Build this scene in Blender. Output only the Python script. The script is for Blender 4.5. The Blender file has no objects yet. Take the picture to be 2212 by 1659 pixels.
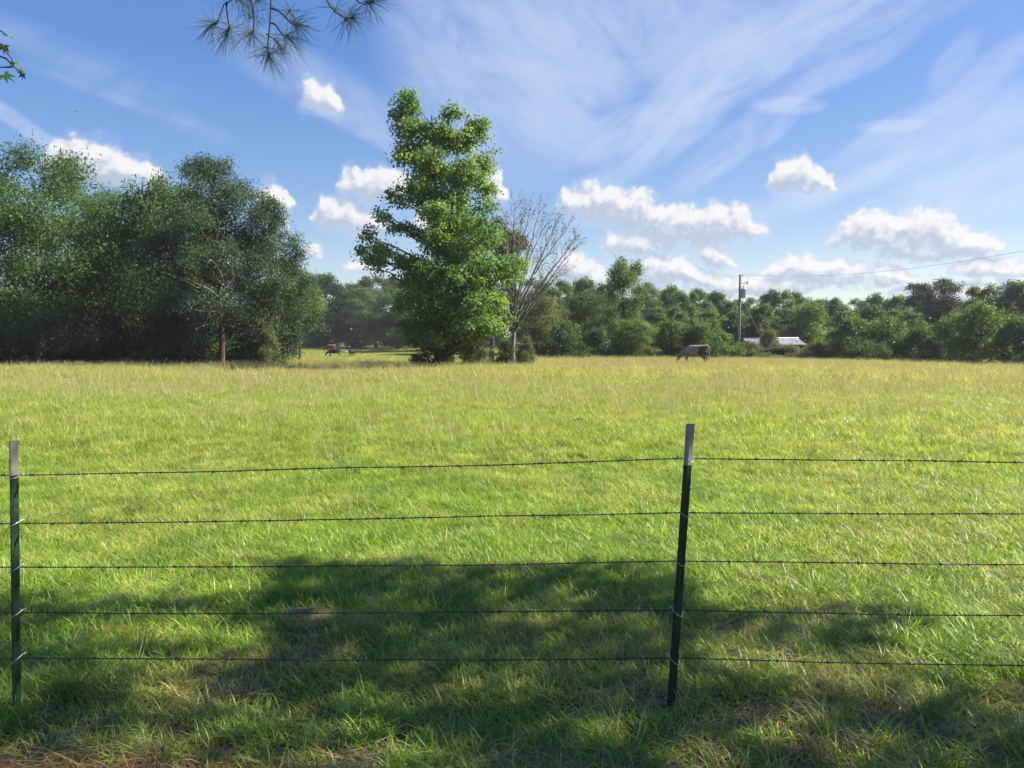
import bpy, bmesh, math, random
import numpy as np
from mathutils import Vector, Matrix

sc = bpy.context.scene
C = sc.collection
rad = math.radians

# ------------------------------------------------------------------ camera
CAM_H = 1.65
PITCH = rad(3.015)
F = 1661.0            # focal length in the 2212 x 1659 survey grid of the photo
CU, CV = 1106.0, 829.5
cam_d = bpy.data.cameras.new('camera')
cam_d.sensor_fit = 'HORIZONTAL'
cam_d.sensor_width = 36.0
cam_d.lens = 36.0 * F / 2212.0
cam_d.clip_start = 0.05
cam_d.clip_end = 20000
cam = bpy.data.objects.new('camera', cam_d)
C.objects.link(cam)
cam.location = (0, 0, CAM_H)
cam.rotation_euler = (math.pi / 2 - PITCH, 0, 0)
sc.camera = cam

# ------------------------------------------------------------------ light
SUN_EL = rad(40)
SUN_BEYOND = rad(10)          # how far beyond "straight right" the sun stands
sun_dir = Vector((math.cos(SUN_EL) * math.cos(SUN_BEYOND), math.cos(SUN_EL) * math.sin(SUN_BEYOND), math.sin(SUN_EL)))
sd = bpy.data.lights.new('sun', 'SUN')
sd.energy = 4.6
sd.angle = rad(0.5)
sd.color = (1.0, 0.93, 0.80)
sun = bpy.data.objects.new('sun', sd)
C.objects.link(sun)
sun.rotation_euler = sun_dir.to_track_quat('Z', 'Y').to_euler()

sc.view_settings.view_transform = 'Standard'
sc.view_settings.look = 'None'
sc.view_settings.exposure = 1.6
sc.view_settings.gamma = 1.0
sc.cycles.use_denoising = True
sc.cycles.denoiser = 'OPENIMAGEDENOISE'
sc.cycles.denoising_input_passes = 'RGB_ALBEDO_NORMAL'
sc.cycles.denoising_prefilter = 'ACCURATE'
sc.cycles.use_adaptive_sampling = True
sc.cycles.adaptive_threshold = 0.015
sc.cycles.adaptive_min_samples = 16
sc.cycles.max_bounces = 6
sc.cycles.diffuse_bounces = 3
sc.cycles.glossy_bounces = 2
sc.cycles.transmission_bounces = 4
sc.cycles.transparent_max_bounces = 4
sc.cycles.volume_bounces = 0
sc.cycles.sample_clamp_indirect = 4.0


def ray(u, v):
    xc, zc = (u - CU) / F, -(v - CV) / F
    y = math.cos(PITCH) + zc * math.sin(PITCH)
    z = zc * math.cos(PITCH) - math.sin(PITCH)
    return Vector((xc, y, z))


def at(u, v, Y):
    """world point seen at survey pixel (u, v) on the plane y = Y"""
    r = ray(u, v)
    return Vector((r.x / r.y * Y, Y, CAM_H + r.z / r.y * Y))


def azel(u, v):
    r = ray(u, v)
    return math.degrees(math.atan2(r.x, r.y)), math.degrees(math.atan2(r.z, math.hypot(r.x, r.y)))


# ------------------------------------------------------------------ node helpers
class NT:
    def __init__(self, tree):
        self.t = tree
        self.n = tree.nodes
        self.l = tree.links

    def node(self, typ, **kw):
        n = self.n.new(typ)
        for k, v in kw.items():
            setattr(n, k, v)
        return n

    def put(self, sock, val):
        if isinstance(val, bpy.types.NodeSocket):
            self.l.new(val, sock)
        elif val is not None:
            sock.default_value = val

    def math(self, op, a, b=None, c=None, clamp=False):
        n = self.node('ShaderNodeMath', operation=op, use_clamp=clamp)
        self.put(n.inputs[0], a)
        if b is not None:
            self.put(n.inputs[1], b)
        if c is not None:
            self.put(n.inputs[2], c)
        return n.outputs[0]

    def vmath(self, op, a, b=None):
        n = self.node('ShaderNodeVectorMath', operation=op)
        self.put(n.inputs[0], a)
        if b is not None:
            self.put(n.inputs[1], b)
        return n.outputs['Value'] if op in ('LENGTH', 'DOT_PRODUCT', 'DISTANCE') else n.outputs['Vector']

    def mix(self, fac, a, b, blend='MIX'):
        n = self.node('ShaderNodeMix', data_type='RGBA', blend_type=blend)
        self.put(n.inputs['Factor'], fac)
        self.put(n.inputs[6], a)
        self.put(n.inputs[7], b)
        return n.outputs[2]

    def smooth(self, x, lo, hi, a=0.0, b=1.0):
        n = self.node('ShaderNodeMapRange', interpolation_type='SMOOTHSTEP')
        self.put(n.inputs['Value'], x)
        n.inputs['From Min'].default_value = lo
        n.inputs['From Max'].default_value = hi
        n.inputs['To Min'].default_value = a
        n.inputs['To Max'].default_value = b
        return n.outputs['Result']

    def noise(self, vec, scale, detail=4, rough=0.55, dist=0.0, out='Fac', dim='3D'):
        n = self.node('ShaderNodeTexNoise', noise_dimensions=dim)
        self.put(n.inputs['Vector'], vec)
        n.inputs['Scale'].default_value = scale
        n.inputs['Detail'].default_value = detail
        n.inputs['Roughness'].default_value = rough
        n.inputs['Distortion'].default_value = dist
        return n.outputs[out]


# ------------------------------------------------------------------ sky with clouds
world = bpy.data.worlds.new('World')
sc.world = world
world.use_nodes = True
w = NT(world.node_tree)
w.n.clear()
SKY_S = 0.05
sky = w.node('ShaderNodeTexSky', sky_type='NISHITA')
sky.sun_disc = False
sky.sun_elevation = SUN_EL
sky.sun_rotation = math.pi / 2 - SUN_BEYOND
sky.altitude = 0
sky.air_density = 1.0
sky.dust_density = 0.45
sky.ozone_density = 1.3
hsv = w.node('ShaderNodeHueSaturation')
gam = w.node('ShaderNodeGamma')
w.put(gam.inputs[0], sky.outputs[0])
gam.inputs[1].default_value = 0.5
w.put(hsv.inputs['Color'], gam.outputs[0])
hsv.inputs['Hue'].default_value = 0.522
hsv.inputs['Saturation'].default_value = 2.15
hsv.inputs['Value'].default_value = 2.3

tc = w.node('ShaderNodeTexCoord')
sep = w.node('ShaderNodeSeparateXYZ')
w.put(sep.inputs[0], tc.outputs['Generated'])
azn = w.math('MULTIPLY', w.math('ARCTAN2', sep.outputs[0], sep.outputs[1]), 180 / math.pi)
hyp = w.math('SQRT', w.math('ADD', w.math('MULTIPLY', sep.outputs[0], sep.outputs[0]),
                            w.math('MULTIPLY', sep.outputs[1], sep.outputs[1])))
eln = w.math('MULTIPLY', w.math('ARCTAN2', sep.outputs[2], hyp), 180 / math.pi)
comb = w.node('ShaderNodeCombineXYZ')
w.put(comb.inputs[0], azn)
w.put(comb.inputs[1], eln)
P = comb.outputs[0]          # azimuth, elevation in degrees

PXDEG = 1661 * math.pi / 180   # survey pixels per degree near the centre
# cumulus rows: each row is a set of clouds given by their upper and lower outline over the bearing
ROWS = [
    [  # middle row
        [(95, 345, 345), (110, 322, 362), (140, 298, 372), (200, 310, 378), (260, 318, 384), (285, 345, 392), (320, 350, 394), (350, 372, 382)],
        [(550, 425, 425), (565, 403, 446), (590, 394, 450), (612, 406, 446), (628, 428, 428)],
        [(722, 392, 392), (745, 372, 412), (800, 366, 424), (850, 376, 432), (890, 388, 430), (920, 410, 415)],
        [(1035, 400, 400), (1050, 380, 420), (1075, 372, 440), (1095, 400, 405)],
        [(1195, 430, 430), (1225, 404, 452), (1290, 402, 466), (1350, 410, 478), (1390, 420, 500), (1440, 448, 515), (1500, 450, 520), (1560, 444, 512), (1620, 455, 506), (1668, 482, 488)],
        [(1780, 515, 515), (1830, 476, 522), (1870, 450, 535), (1930, 462, 552), (1985, 456, 556), (2040, 468, 556), (2090, 490, 550), (2150, 512, 542), (2190, 530, 532)],
    ],
    [  # upper scraps and second row
        [(570, 470, 470), (590, 452, 488), (620, 466, 486), (632, 478, 480)],
        [(672, 455, 455), (692, 430, 474), (735, 432, 486), (775, 448, 492), (815, 466, 492), (835, 482, 484)],
        [(880, 485, 485), (905, 464, 504), (935, 480, 492)],
        [(1295, 520, 520), (1315, 500, 534), (1345, 506, 536), (1380, 512, 544), (1425, 514, 540), (1450, 528, 530)],
        [(1510, 545, 545), (1530, 520, 565), (1560, 535, 572), (1590, 556, 560)],
        [(1640, 580, 580), (1665, 566, 594), (1740, 556, 600), (1800, 562, 604), (1850, 578, 602), (1905, 572, 606), (1960, 590, 604), (1990, 598, 599)],
        [(2030, 580, 580), (2070, 560, 596), (2130, 556, 596), (2230, 562, 600), (2330, 570, 600)],
    ],
    [  # single scraps higher up
        [(640, 200, 200), (658, 176, 220), (695, 180, 232), (725, 198, 230), (742, 220, 222)],
        [(1652, 385, 385), (1680, 352, 402), (1725, 340, 408), (1765, 362, 410), (1800, 385, 396)],
    ],
    [  # low bank near the horizon
        [(640, 540, 540), (665, 528, 556), (700, 545, 548)],
        [(735, 570, 570), (770, 556, 580), (830, 570, 574)],
        [(1195, 575, 575), (1215, 552, 604), (1245, 542, 612), (1272, 566, 616), (1320, 590, 618), (1350, 564, 612), (1400, 548, 612), (1470, 560, 606), (1540, 592, 622), (1600, 598, 626), (1680, 594, 630), (1725, 606, 622), (1750, 614, 616)],
        [(1860, 630, 630), (1950, 616, 636), (2060, 606, 640), (2160, 612, 640), (2260, 608, 640)],
    ],
]
AZ0, AZ1 = -40.0, 40.0
grp = bpy.data.node_groups.new('cumulus_field', 'ShaderNodeTree')
grp.interface.new_socket('P', in_out='INPUT', socket_type='NodeSocketVector')
grp.interface.new_socket('D', in_out='OUTPUT', socket_type='NodeSocketFloat')
g = NT(grp)
gi = g.node('NodeGroupInput')
go = g.node('NodeGroupOutput')
GP = gi.outputs[0]
warp = g.noise(GP, 0.55, 2, 0.6, out='Color', dim='2D')
GPW = g.vmath('ADD', GP, g.vmath('MULTIPLY', g.vmath('SUBTRACT', warp, (0.5, 0.5, 0.5)), (1.5, 0.9, 0.0)))
sp = g.node('ShaderNodeSeparateXYZ')
g.put(sp.inputs[0], GPW)
fx = g.math('DIVIDE', g.math('SUBTRACT', sp.outputs[0], AZ0), AZ1 - AZ0, clamp=True)


def outline_curve(row, which):
    n = g.node('ShaderNodeFloatCurve')
    g.put(n.inputs['Value'], fx)
    cv = n.mapping.curves[0]
    pts = []
    for cl in row:
        for k, q_ in enumerate(cl):
            a_, e_ = azel(q_[0], q_[which])
            pts.append((a_, e_ + (0.15 if which == 1 else -0.35)))
            if which == 1 and k in (0, len(cl) - 1):
                pts[-1] = (a_, e_ - 0.4)
        # gap after each cloud: upper outline sinks below the lower one
    out = []
    for i, cl in enumerate(row):
        cp = pts[sum(len(c) for c in row[:i]):sum(len(c) for c in row[:i]) + len(cl)]
        dz = -1.8 if which == 1 else 0.6
        out.append((cp[0][0] - 0.5, cp[0][1] + dz))
        out += cp
        out.append((cp[-1][0] + 0.5, cp[-1][1] + dz))
    out.sort()
    out = [(AZ0, -2.0 if which == 1 else 2.0)] + out + [(AZ1, out[-1][1])]
    while len(cv.points) < len(out):
        cv.points.new(0.5, 0.5)
    for p_, (a_, e_) in zip(cv.points, out):
        p_.location = ((a_ - AZ0) / (AZ1 - AZ0), (e_ + 5) / 30.0)
        p_.handle_type = 'VECTOR'
    n.mapping.update()
    return g.math('SUBTRACT', g.math('MULTIPLY', n.outputs[0], 30.0), 5.0)


acc = None
for row in ROWS:
    top_, bot_ = outline_curve(row, 1), outline_curve(row, 2)
    el_ = sp.outputs[1]
    b = g.math('MINIMUM', g.math('MULTIPLY', g.math('SUBTRACT', top_, el_), 1.25), g.math('MULTIPLY', g.math('SUBTRACT', el_, bot_), 1.0))
    b = g.math('MINIMUM', b, 0.95)
    acc = b if acc is None else g.math('MAXIMUM', acc, b)
acc = g.math('MAXIMUM', acc, -1.6)
bil = g.noise(g.vmath('MULTIPLY', GP, (1.0, 1.15, 1.0)), 0.75, 8, 0.60, dim='2D')
vor = g.node('ShaderNodeTexVoronoi', feature='F1', voronoi_dimensions='2D')
g.put(vor.inputs['Vector'], g.vmath('ADD', GP, g.vmath('MULTIPLY', warp, (0.6, 0.6, 0))))
vor.inputs['Scale'].default_value = 1.15
vor.inputs['Detail'].default_value = 2.0
vor.inputs['Roughness'].default_value = 0.5
puff = g.math('SUBTRACT', 0.42, vor.outputs['Distance'])
D = g.math('ADD', g.math('ADD', g.math('MULTIPLY', acc, 1.0), g.math('MULTIPLY', g.math('SUBTRACT', bil, 0.5), 1.5)),
           g.math('MULTIPLY', puff, 0.6))
g.put(go.inputs[0], D)


def field(vec):
    n = w.node('ShaderNodeGroup')
    n.node_tree = grp
    w.put(n.inputs[0], vec)
    return n.outputs[0]


D0 = field(P)
D1 = field(w.vmath('ADD', P, (0.25, 0.75, 0.0)))
cum_a = w.smooth(D0, -0.46, 0.22)
lit = w.math('ADD', 0.34, w.math('MULTIPLY', w.math('SUBTRACT', D0, D1), 0.52), clamp=True)
lit = w.smooth(lit, 0.1, 0.95)
EXPO = 2 ** 1.6
K = 1 / (SKY_S * EXPO)


def lin(r, g_, b, k=1.0):
    f = lambda c: (c / 255) / 12.92 if c / 255 <= 0.04045 else ((c / 255 + 0.055) / 1.055) ** 2.4
    return (f(r) * k, f(g_) * k, f(b) * k, 1)


cum_c = w.mix(lit, lin(184, 197, 219, K), lin(249, 248, 248, K))

# thin high cirrus: streaked noise under a few broad veils
CIR = [  # u, v, ru, rv, angle(deg, counter-clockwise), weight, streak set
    (1080, 130, 260, 190, -35, 0.85, 0), (1200, 250, 70, 90, -55, 0.5, 0), (1130, 150, 190, 16, -9, 0.35, 1),
    (1350, 285, 170, 42, 18, 0.85, 1), (1500, 200, 170, 62, 42, 1.0, 1), (1680, 95, 230, 62, 26, 0.9, 1),
    (1450, 60, 330, 120, 10, 0.5, 0), (1900, 20, 260, 60, 14, 0.45, 1),
    (1930, 272, 66, 12, -4, 0.75, 1), (1870, 310, 110, 20, 30, 0.5, 1), (1705, 228, 70, 16, -6, 0.75, 1), (1690, 270, 60, 16, 45, 0.4, 1),
    (1790, 165, 150, 26, 18, 0.55, 1), (2110, 170, 130, 30, 30, 0.5, 1), (2060, 130, 60, 24, 50, 0.3, 1),
    (2130, 350, 170, 90, 26, 0.85, 1), (2000, 300, 160, 40, 30, 0.5, 1), (1560, 330, 130, 36, 34, 0.45, 1), (1300, 60, 260, 120, 0, 0.45, 0), (2170, 420, 110, 24, 14, 0.5, 1), (1830, 395, 190, 22, 16, 0.55, 1),
    (1380, 350, 190, 28, 24, 0.38, 1), (700, 190, 250, 50, -22, 0.35, 0), (760, 260, 130, 22, -28, 0.4, 1),
    (40, 265, 120, 14, -33, 0.6, 1), (220, 175, 260, 26, -20, 0.14, 1), (120, 100, 260, 26, -14, 0.08, 1),
    (260, 215, 190, 10, -13, 0.14, 1), (1680, 450, 160, 30, 14, 0.35, 0), (860, 345, 50, 10, -40, 0.25, 1),
]
accs = [None, None]
for (u, v, ru, rv, ang, wt, st) in CIR:
    a, e = azel(u, v)
    mp = w.node('ShaderNodeMapping', vector_type='TEXTURE')
    w.put(mp.inputs['Vector'], P)
    mp.inputs['Location'].default_value = (a, e, 0)
    mp.inputs['Rotation'].default_value = (0, 0, rad(ang))
    mp.inputs['Scale'].default_value = (ru / PXDEG * 1.2, rv / PXDEG * 1.3, 1)
    dd = w.vmath('DOT_PRODUCT', mp.outputs[0], mp.outputs[0])
    b = w.math('MULTIPLY', w.smooth(dd, 0.0, 1.0, 1.0, 0.0), wt)
    accs[st] = b if accs[st] is None else w.math('ADD', accs[st], b)


def streak(rot, sx, sy, scale, dist):
    wv = w.noise(P, 0.09, 1, 0.5, out='Color', dim='2D')
    pw = w.vmath('ADD', P, w.vmath('MULTIPLY', w.vmath('SUBTRACT', wv, (0.5, 0.5, 0.5)), (3.5, 3.5, 0)))
    mp = w.node('ShaderNodeMapping', vector_type='TEXTURE')
    w.put(mp.inputs['Vector'], pw)
    mp.inputs['Rotation'].default_value = (0, 0, rad(rot))
    mp.inputs['Scale'].default_value = (sx, sy, 1)
    return w.noise(mp.outputs[0], scale, 6, 0.62, dist, dim='2D')


s1 = w.smooth(streak(30, 4.6, 1.35, 0.85, 0.3), 0.26, 0.80)
s0 = w.smooth(streak(-38, 3.6, 1.9, 0.7, 0.3), 0.18, 0.85)
cir_a = w.math('ADD', w.math('MULTIPLY', accs[0], s0), w.math('MULTIPLY', accs[1], s1))
veil = w.math('MULTIPLY', w.math('ADD', accs[0], accs[1]), 0.20)
cir_a = w.math('ADD', w.math('MULTIPLY', cir_a, 0.8), veil)
cir_a = w.math('MULTIPLY', w.math('DIVIDE', cir_a, w.math('ADD', cir_a, 0.62)), 0.88)

col = w.mix(cir_a, hsv.outputs[0], lin(222, 232, 250, K))
halo = w.math('MULTIPLY', w.smooth(D0, -1.05, 0.1), 0.42)
col = w.mix(halo, col, lin(212, 223, 241, K))
col = w.mix(w.math('MULTIPLY', cum_a, 0.94), col, cum_c)
bg = w.node('ShaderNodeBackground')
w.put(bg.inputs['Color'], col)
bg.inputs['Strength'].default_value = SKY_S
wo = w.node('ShaderNodeOutputWorld')
w.put(wo.inputs[0], bg.outputs[0])
world.cycles.sampling_method = 'NONE'

# ------------------------------------------------------------------ mesh helpers


def mesh_from(name, V, Fq, mat=None, smooth=False):
    """V (n,3) array, Fq list of (m,k) int arrays of faces"""
    me = bpy.data.meshes.new(name)
    V = np.asarray(V, dtype=np.float32)
    if not isinstance(Fq, (list, tuple)):
        Fq = [Fq]
    Fq = [np.asarray(f, dtype=np.int32) for f in Fq if len(f)]
    me.vertices.add(len(V))
    me.vertices.foreach_set('co', V.ravel())
    nl = sum(f.size for f in Fq)
    nf = sum(len(f) for f in Fq)
    me.loops.add(nl)
    me.polygons.add(nf)
    me.loops.foreach_set('vertex_index', np.concatenate([f.ravel() for f in Fq]))
    tot = np.concatenate([np.full(len(f), f.shape[1], dtype=np.int32) for f in Fq])
    st = np.concatenate([[0], np.cumsum(tot)[:-1]]).astype(np.int32)
    me.polygons.foreach_set('loop_start', st)
    me.polygons.foreach_set('loop_total', tot)
    if smooth:
        me.polygons.foreach_set('use_smooth', np.ones(nf, dtype=bool))
    me.update(calc_edges=True)
    if mat:
        me.materials.append(mat)
    return me


class MB:
    """collects tubes, boxes and free faces into ONE mesh"""

    def __init__(self):
        self.V, self.Q, self.T, self.n = [], [], [], 0

    def add(self, V, Q=None, T=None):
        self.V.append(np.asarray(V, dtype=np.float32).reshape(-1, 3))
        if Q is not None and len(Q):
            self.Q.append(np.asarray(Q, dtype=np.int32) + self.n)
        if T is not None and len(T):
            self.T.append(np.asarray(T, dtype=np.int32) + self.n)
        self.n += len(self.V[-1])

    def tube(self, pts, rads, sides=6, cap=True):
        pts = np.asarray([tuple(p) for p in pts], dtype=np.float64)
        m = len(pts)
        rads = np.broadcast_to(np.asarray(rads, dtype=np.float64), (m,))
        tan = np.gradient(pts, axis=0)
        tan /= np.linalg.norm(tan, axis=1, keepdims=True) + 1e-12
        ref = np.array([0.31, 0.17, 0.93]) if abs(tan[0, 2]) < 0.85 else np.array([0.95, 0.21, 0.2])
        n1 = np.cross(tan, ref)
        n1 /= np.linalg.norm(n1, axis=1, keepdims=True) + 1e-12
        n2 = np.cross(tan, n1)
        a = np.linspace(0, 2 * math.pi, sides, endpoint=False)
        V = pts[:, None, :] + rads[:, None, None] * (np.cos(a)[None, :, None] * n1[:, None, :] + np.sin(a)[None, :, None] * n2[:, None, :])
        i = np.arange(m - 1)[:, None] * sides
        j = np.arange(sides)[None, :]
        k = (np.arange(sides)[None, :] + 1) % sides
        Q = np.stack([i + j, i + k, i + k + sides, i + j + sides], axis=-1).reshape(-1, 4)
        V = V.reshape(-1, 3)
        T = []
        if cap and sides > 2:
            b0, b1 = len(V), len(V) + 1
            V = np.concatenate([V, pts[:1], pts[-1:]])
            for q in range(sides):
                T.append((b0, (q + 1) % sides, q))
                T.append((b1, (m - 1) * sides + q, (m - 1) * sides + (q + 1) % sides))
        self.add(V, Q, T)

    def box(self, lo, hi):
        x0, y0, z0 = lo
        x1, y1, z1 = hi
        V = [(x0, y0, z0), (x1, y0, z0), (x1, y1, z0), (x0, y1, z0), (x0, y0, z1), (x1, y0, z1), (x1, y1, z1), (x0, y1, z1)]
        self.add(V, [(0, 3, 2, 1), (4, 5, 6, 7), (0, 1, 5, 4), (1, 2, 6, 5), (2, 3, 7, 6), (3, 0, 4, 7)])

    def mesh(self, name, mat, smooth=False):
        return mesh_from(name, np.concatenate(self.V), [x for x in (
            np.concatenate(self.Q) if self.Q else np.zeros((0, 4), int),
            np.concatenate(self.T) if self.T else np.zeros((0, 3), int)) if len(x)], mat, smooth)


def link(name, me, parent=None, loc=(0, 0, 0), color=None):
    o = bpy.data.objects.new(name, me)
    C.objects.link(o)
    o.location = loc
    if parent:
        o.parent = parent
    if color:
        o.color = (*color, 1)
    return o


def tag(o, label=None, cat=None, group=None, kind=None):
    if label:
        o['label'] = label
    if cat:
        o['category'] = cat
    if group:
        o['group'] = group
    if kind:
        o['kind'] = kind
    return o


def thing(name, label, cat, loc=(0, 0, 0), rotz=0.0, group=None):
    o = bpy.data.objects.new(name, None)
    C.objects.link(o)
    o.empty_display_size = 0.2
    o.location = loc
    o.rotation_euler = (0, 0, rotz)
    return tag(o, label, cat, group)


# ------------------------------------------------------------------ ground height
_rs = np.random.RandomState(11)
_lat = _rs.rand(64, 64)


def vnoise(x, y):
    x = np.asarray(x, float)
    y = np.asarray(y, float)
    xi, yi = np.floor(x).astype(int), np.floor(y).astype(int)
    fx, fy = x - xi, y - yi
    fx, fy = fx * fx * (3 - 2 * fx), fy * fy * (3 - 2 * fy)
    q = lambda a, b: _lat[a % 64, b % 64]
    return (q(xi, yi) * (1 - fx) + q(xi + 1, yi) * fx) * (1 - fy) + (q(xi, yi + 1) * (1 - fx) + q(xi + 1, yi + 1) * fx) * fy


def fbm(x, y, o=3):
    s, a, t = 0, 1, 0
    for k in range(o):
        s = s + a * vnoise(np.asarray(x) * 2 ** k + 7.3 * k, np.asarray(y) * 2 ** k + 3.1 * k)
        t += a
        a *= 0.5
    return s / t


def sst(x, a, b):
    t = np.clip((np.asarray(x, float) - a) / (b - a), 0, 1)
    return t * t * (3 - 2 * t)


def ground(x, y):
    x = np.asarray(x, float)
    y = np.asarray(y, float)
    z = (fbm(x * 0.9, y * 0.9) - 0.5) * 0.05 * sst(y, 0, 4) + (fbm(x * 0.13, y * 0.13) - 0.5) * 0.22 * sst(y, 6, 30)
    dip = -0.85 * sst(y, 58, 112) + 1.25 * sst(y, 135, 190)
    z = z + dip * (1 - sst(x, 0, 25))
    z = z - 0.010 * np.clip(x - 8, 0, 90) * sst(y, 10, 45)
    return z


def gz(x, y):
    return float(ground(x, y))


# ------------------------------------------------------------------ materials
def new_mat(name):
    m = bpy.data.materials.new(name)
    m.use_nodes = True
    t = NT(m.node_tree)
    t.n.clear()
    out = t.node('ShaderNodeOutputMaterial')
    return m, t, out


def pbsdf(t, color, rough=0.6, spec=0.3, metal=0.0, bump=None, bstr=0.3, bdist=0.02):
    b = t.node('ShaderNodeBsdfPrincipled')
    t.put(b.inputs['Base Color'], color)
    t.put(b.inputs['Roughness'], rough)
    t.put(b.inputs['Specular IOR Level'], spec)
    t.put(b.inputs['Metallic'], metal)
    if bump is not None:
        bp = t.node('ShaderNodeBump')
        bp.inputs['Strength'].default_value = bstr
        bp.inputs['Distance'].default_value = bdist
        t.put(bp.inputs['Height'], bump)
        t.put(b.inputs['Normal'], bp.outputs[0])
    return b.outputs[0]


def leaf_material(name, base=None, trans=0.38, vary=0.5, tgain=(1.9, 1.75, 0.8), rough=0.5, spec=0.2, clump=0.7):
    """leaf colour from the object's own colour, varied per leaf and per spray"""
    m, t, out = new_mat(name)
    if base is None:
        oi = t.node('ShaderNodeObjectInfo')
        c = oi.outputs['Color']
    else:
        c = (*base, 1)
    geo = t.node('ShaderNodeNewGeometry')
    tcx = t.node('ShaderNodeTexCoord')
    cl = t.noise(tcx.outputs['Object'], clump, 3, 0.6)
    k = t.math('ADD', t.math('MULTIPLY', geo.outputs['Random Per Island'], vary), 1 - vary * 0.5)
    k = t.math('MULTIPLY', k, t.smooth(cl, 0.3, 0.7, 0.72, 1.28))
    kc = t.node('ShaderNodeCombineXYZ')
    t.put(kc.inputs[0], t.math('MULTIPLY', k, t.smooth(cl, 0.35, 0.75, 0.9, 1.18)))
    t.put(kc.inputs[1], k)
    t.put(kc.inputs[2], k)
    c2 = t.mix(1.0, c, kc.outputs[0], 'MULTIPLY')
    tr = t.node('ShaderNodeBsdfTranslucent')
    t.put(tr.inputs['Color'], t.mix(1.0, c2, (*tgain, 1), 'MULTIPLY'))
    mx = t.node('ShaderNodeMixShader')
    mx.inputs[0].default_value = trans
    t.put(mx.inputs[1], pbsdf(t, c2, rough, spec))
    t.put(mx.inputs[2], tr.outputs[0])
    t.put(out.inputs[0], mx.outputs[0])
    return m


def bark_material(name, c0, c1, scale=6.0, stretch=0.25):
    m, t, out = new_mat(name)
    tcx = t.node('ShaderNodeTexCoord')
    p = t.vmath('MULTIPLY', tcx.outputs['Object'], (1, 1, stretch))
    n = t.noise(p, scale, 6, 0.65)
    n2 = t.noise(tcx.outputs['Object'], 0.9, 3, 0.5)
    c = t.mix(t.smooth(n, 0.35, 0.65), (*c0, 1), (*c1, 1))
    c = t.mix(t.smooth(n2, 0.4, 0.7, 0.0, 0.35), c, (0.10, 0.115, 0.075, 1))
    t.put(out.inputs[0], pbsdf(t, c, 0.9, 0.15, bump=n, bstr=0.6, bdist=0.03))
    return m


M_LEAF = leaf_material('leaf_green')
M_GUM = leaf_material('gum_leaf', trans=0.42, vary=0.6, tgain=(1.9, 1.8, 0.7), spec=0.18, rough=0.55, clump=0.45)
M_FEATHER = leaf_material('feathery_leaf', trans=0.36, vary=0.4, clump=0.9)
M_CEDAR = leaf_material('cedar_spray', trans=0.15, vary=0.28, tgain=(1.4, 1.4, 0.9), rough=0.7, spec=0.08, clump=0.8)
M_DRYLEAF = leaf_material('dry_leaf', base=(0.085, 0.058, 0.034), trans=0.2, vary=0.8, tgain=(1.3, 1.2, 1.0))
M_BARK = bark_material('bark_grey', (0.030, 0.026, 0.021), (0.095, 0.085, 0.072))
M_BARKRED = bark_material('bark_cedar', (0.040, 0.026, 0.019), (0.105, 0.068, 0.050), 9, 0.12)
M_DEAD = bark_material('bark_dead', (0.10, 0.092, 0.085), (0.27, 0.25, 0.23), 7, 0.2)
M_PINEB = bark_material('bark_pine', (0.03, 0.025, 0.022), (0.10, 0.075, 0.055), 8, 0.4)
M_TWIG = bark_material('twig_pine', (0.020, 0.016, 0.016), (0.055, 0.045, 0.040), 30, 0.6)


# ------------------------------------------------------------------ grass materials
def grass_material(name, ca, cb, cdry, dry_lo, dry_hi, trans=0.45, tg=(1.7, 1.5, 0.7)):
    m, t, out = new_mat(name)
    geo = t.node('ShaderNodeNewGeometry')
    oi = t.node('ShaderNodeObjectInfo')
    big = t.noise(geo.outputs['Position'], 0.35, 4, 0.6)
    mid = t.noise(geo.outputs['Position'], 1.7, 3, 0.6)
    r = geo.outputs['Random Per Island']
    c = t.mix(t.math('ADD', t.math('MULTIPLY', r, 0.5), t.math('MULTIPLY', oi.outputs['Random'], 0.5)), (*ca, 1), (*cb, 1))
    fr = t.node('ShaderNodeMath', operation='FRACT')
    t.put(fr.inputs[0], t.math('MULTIPLY', r, 17.3))
    thr = t.math('ADD', t.smooth(big, 0.35, 0.65, dry_lo, dry_hi), t.math('MULTIPLY', t.math('SUBTRACT', mid, 0.5), 0.5))
    isdry = t.math('LESS_THAN', fr.outputs[0], thr)
    c = t.mix(isdry, c, (*cdry, 1))
    k = t.smooth(mid, 0.3, 0.7, 0.8, 1.15)
    kc = t.node('ShaderNodeCombineXYZ')
    for i in range(3):
        t.put(kc.inputs[i], k)
    c = t.mix(1.0, c, kc.outputs[0], 'MULTIPLY')
    tr = t.node('ShaderNodeBsdfTranslucent')
    t.put(tr.inputs['Color'], t.mix(1.0, c, (*tg, 1), 'MULTIPLY'))
    mx = t.node('ShaderNodeMixShader')
    mx.inputs[0].default_value = trans
    t.put(mx.inputs[1], pbsdf(t, c, 0.42, 0.4))
    t.put(mx.inputs[2], tr.outputs[0])
    t.put(out.inputs[0], mx.outputs[0])
    return m


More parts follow.
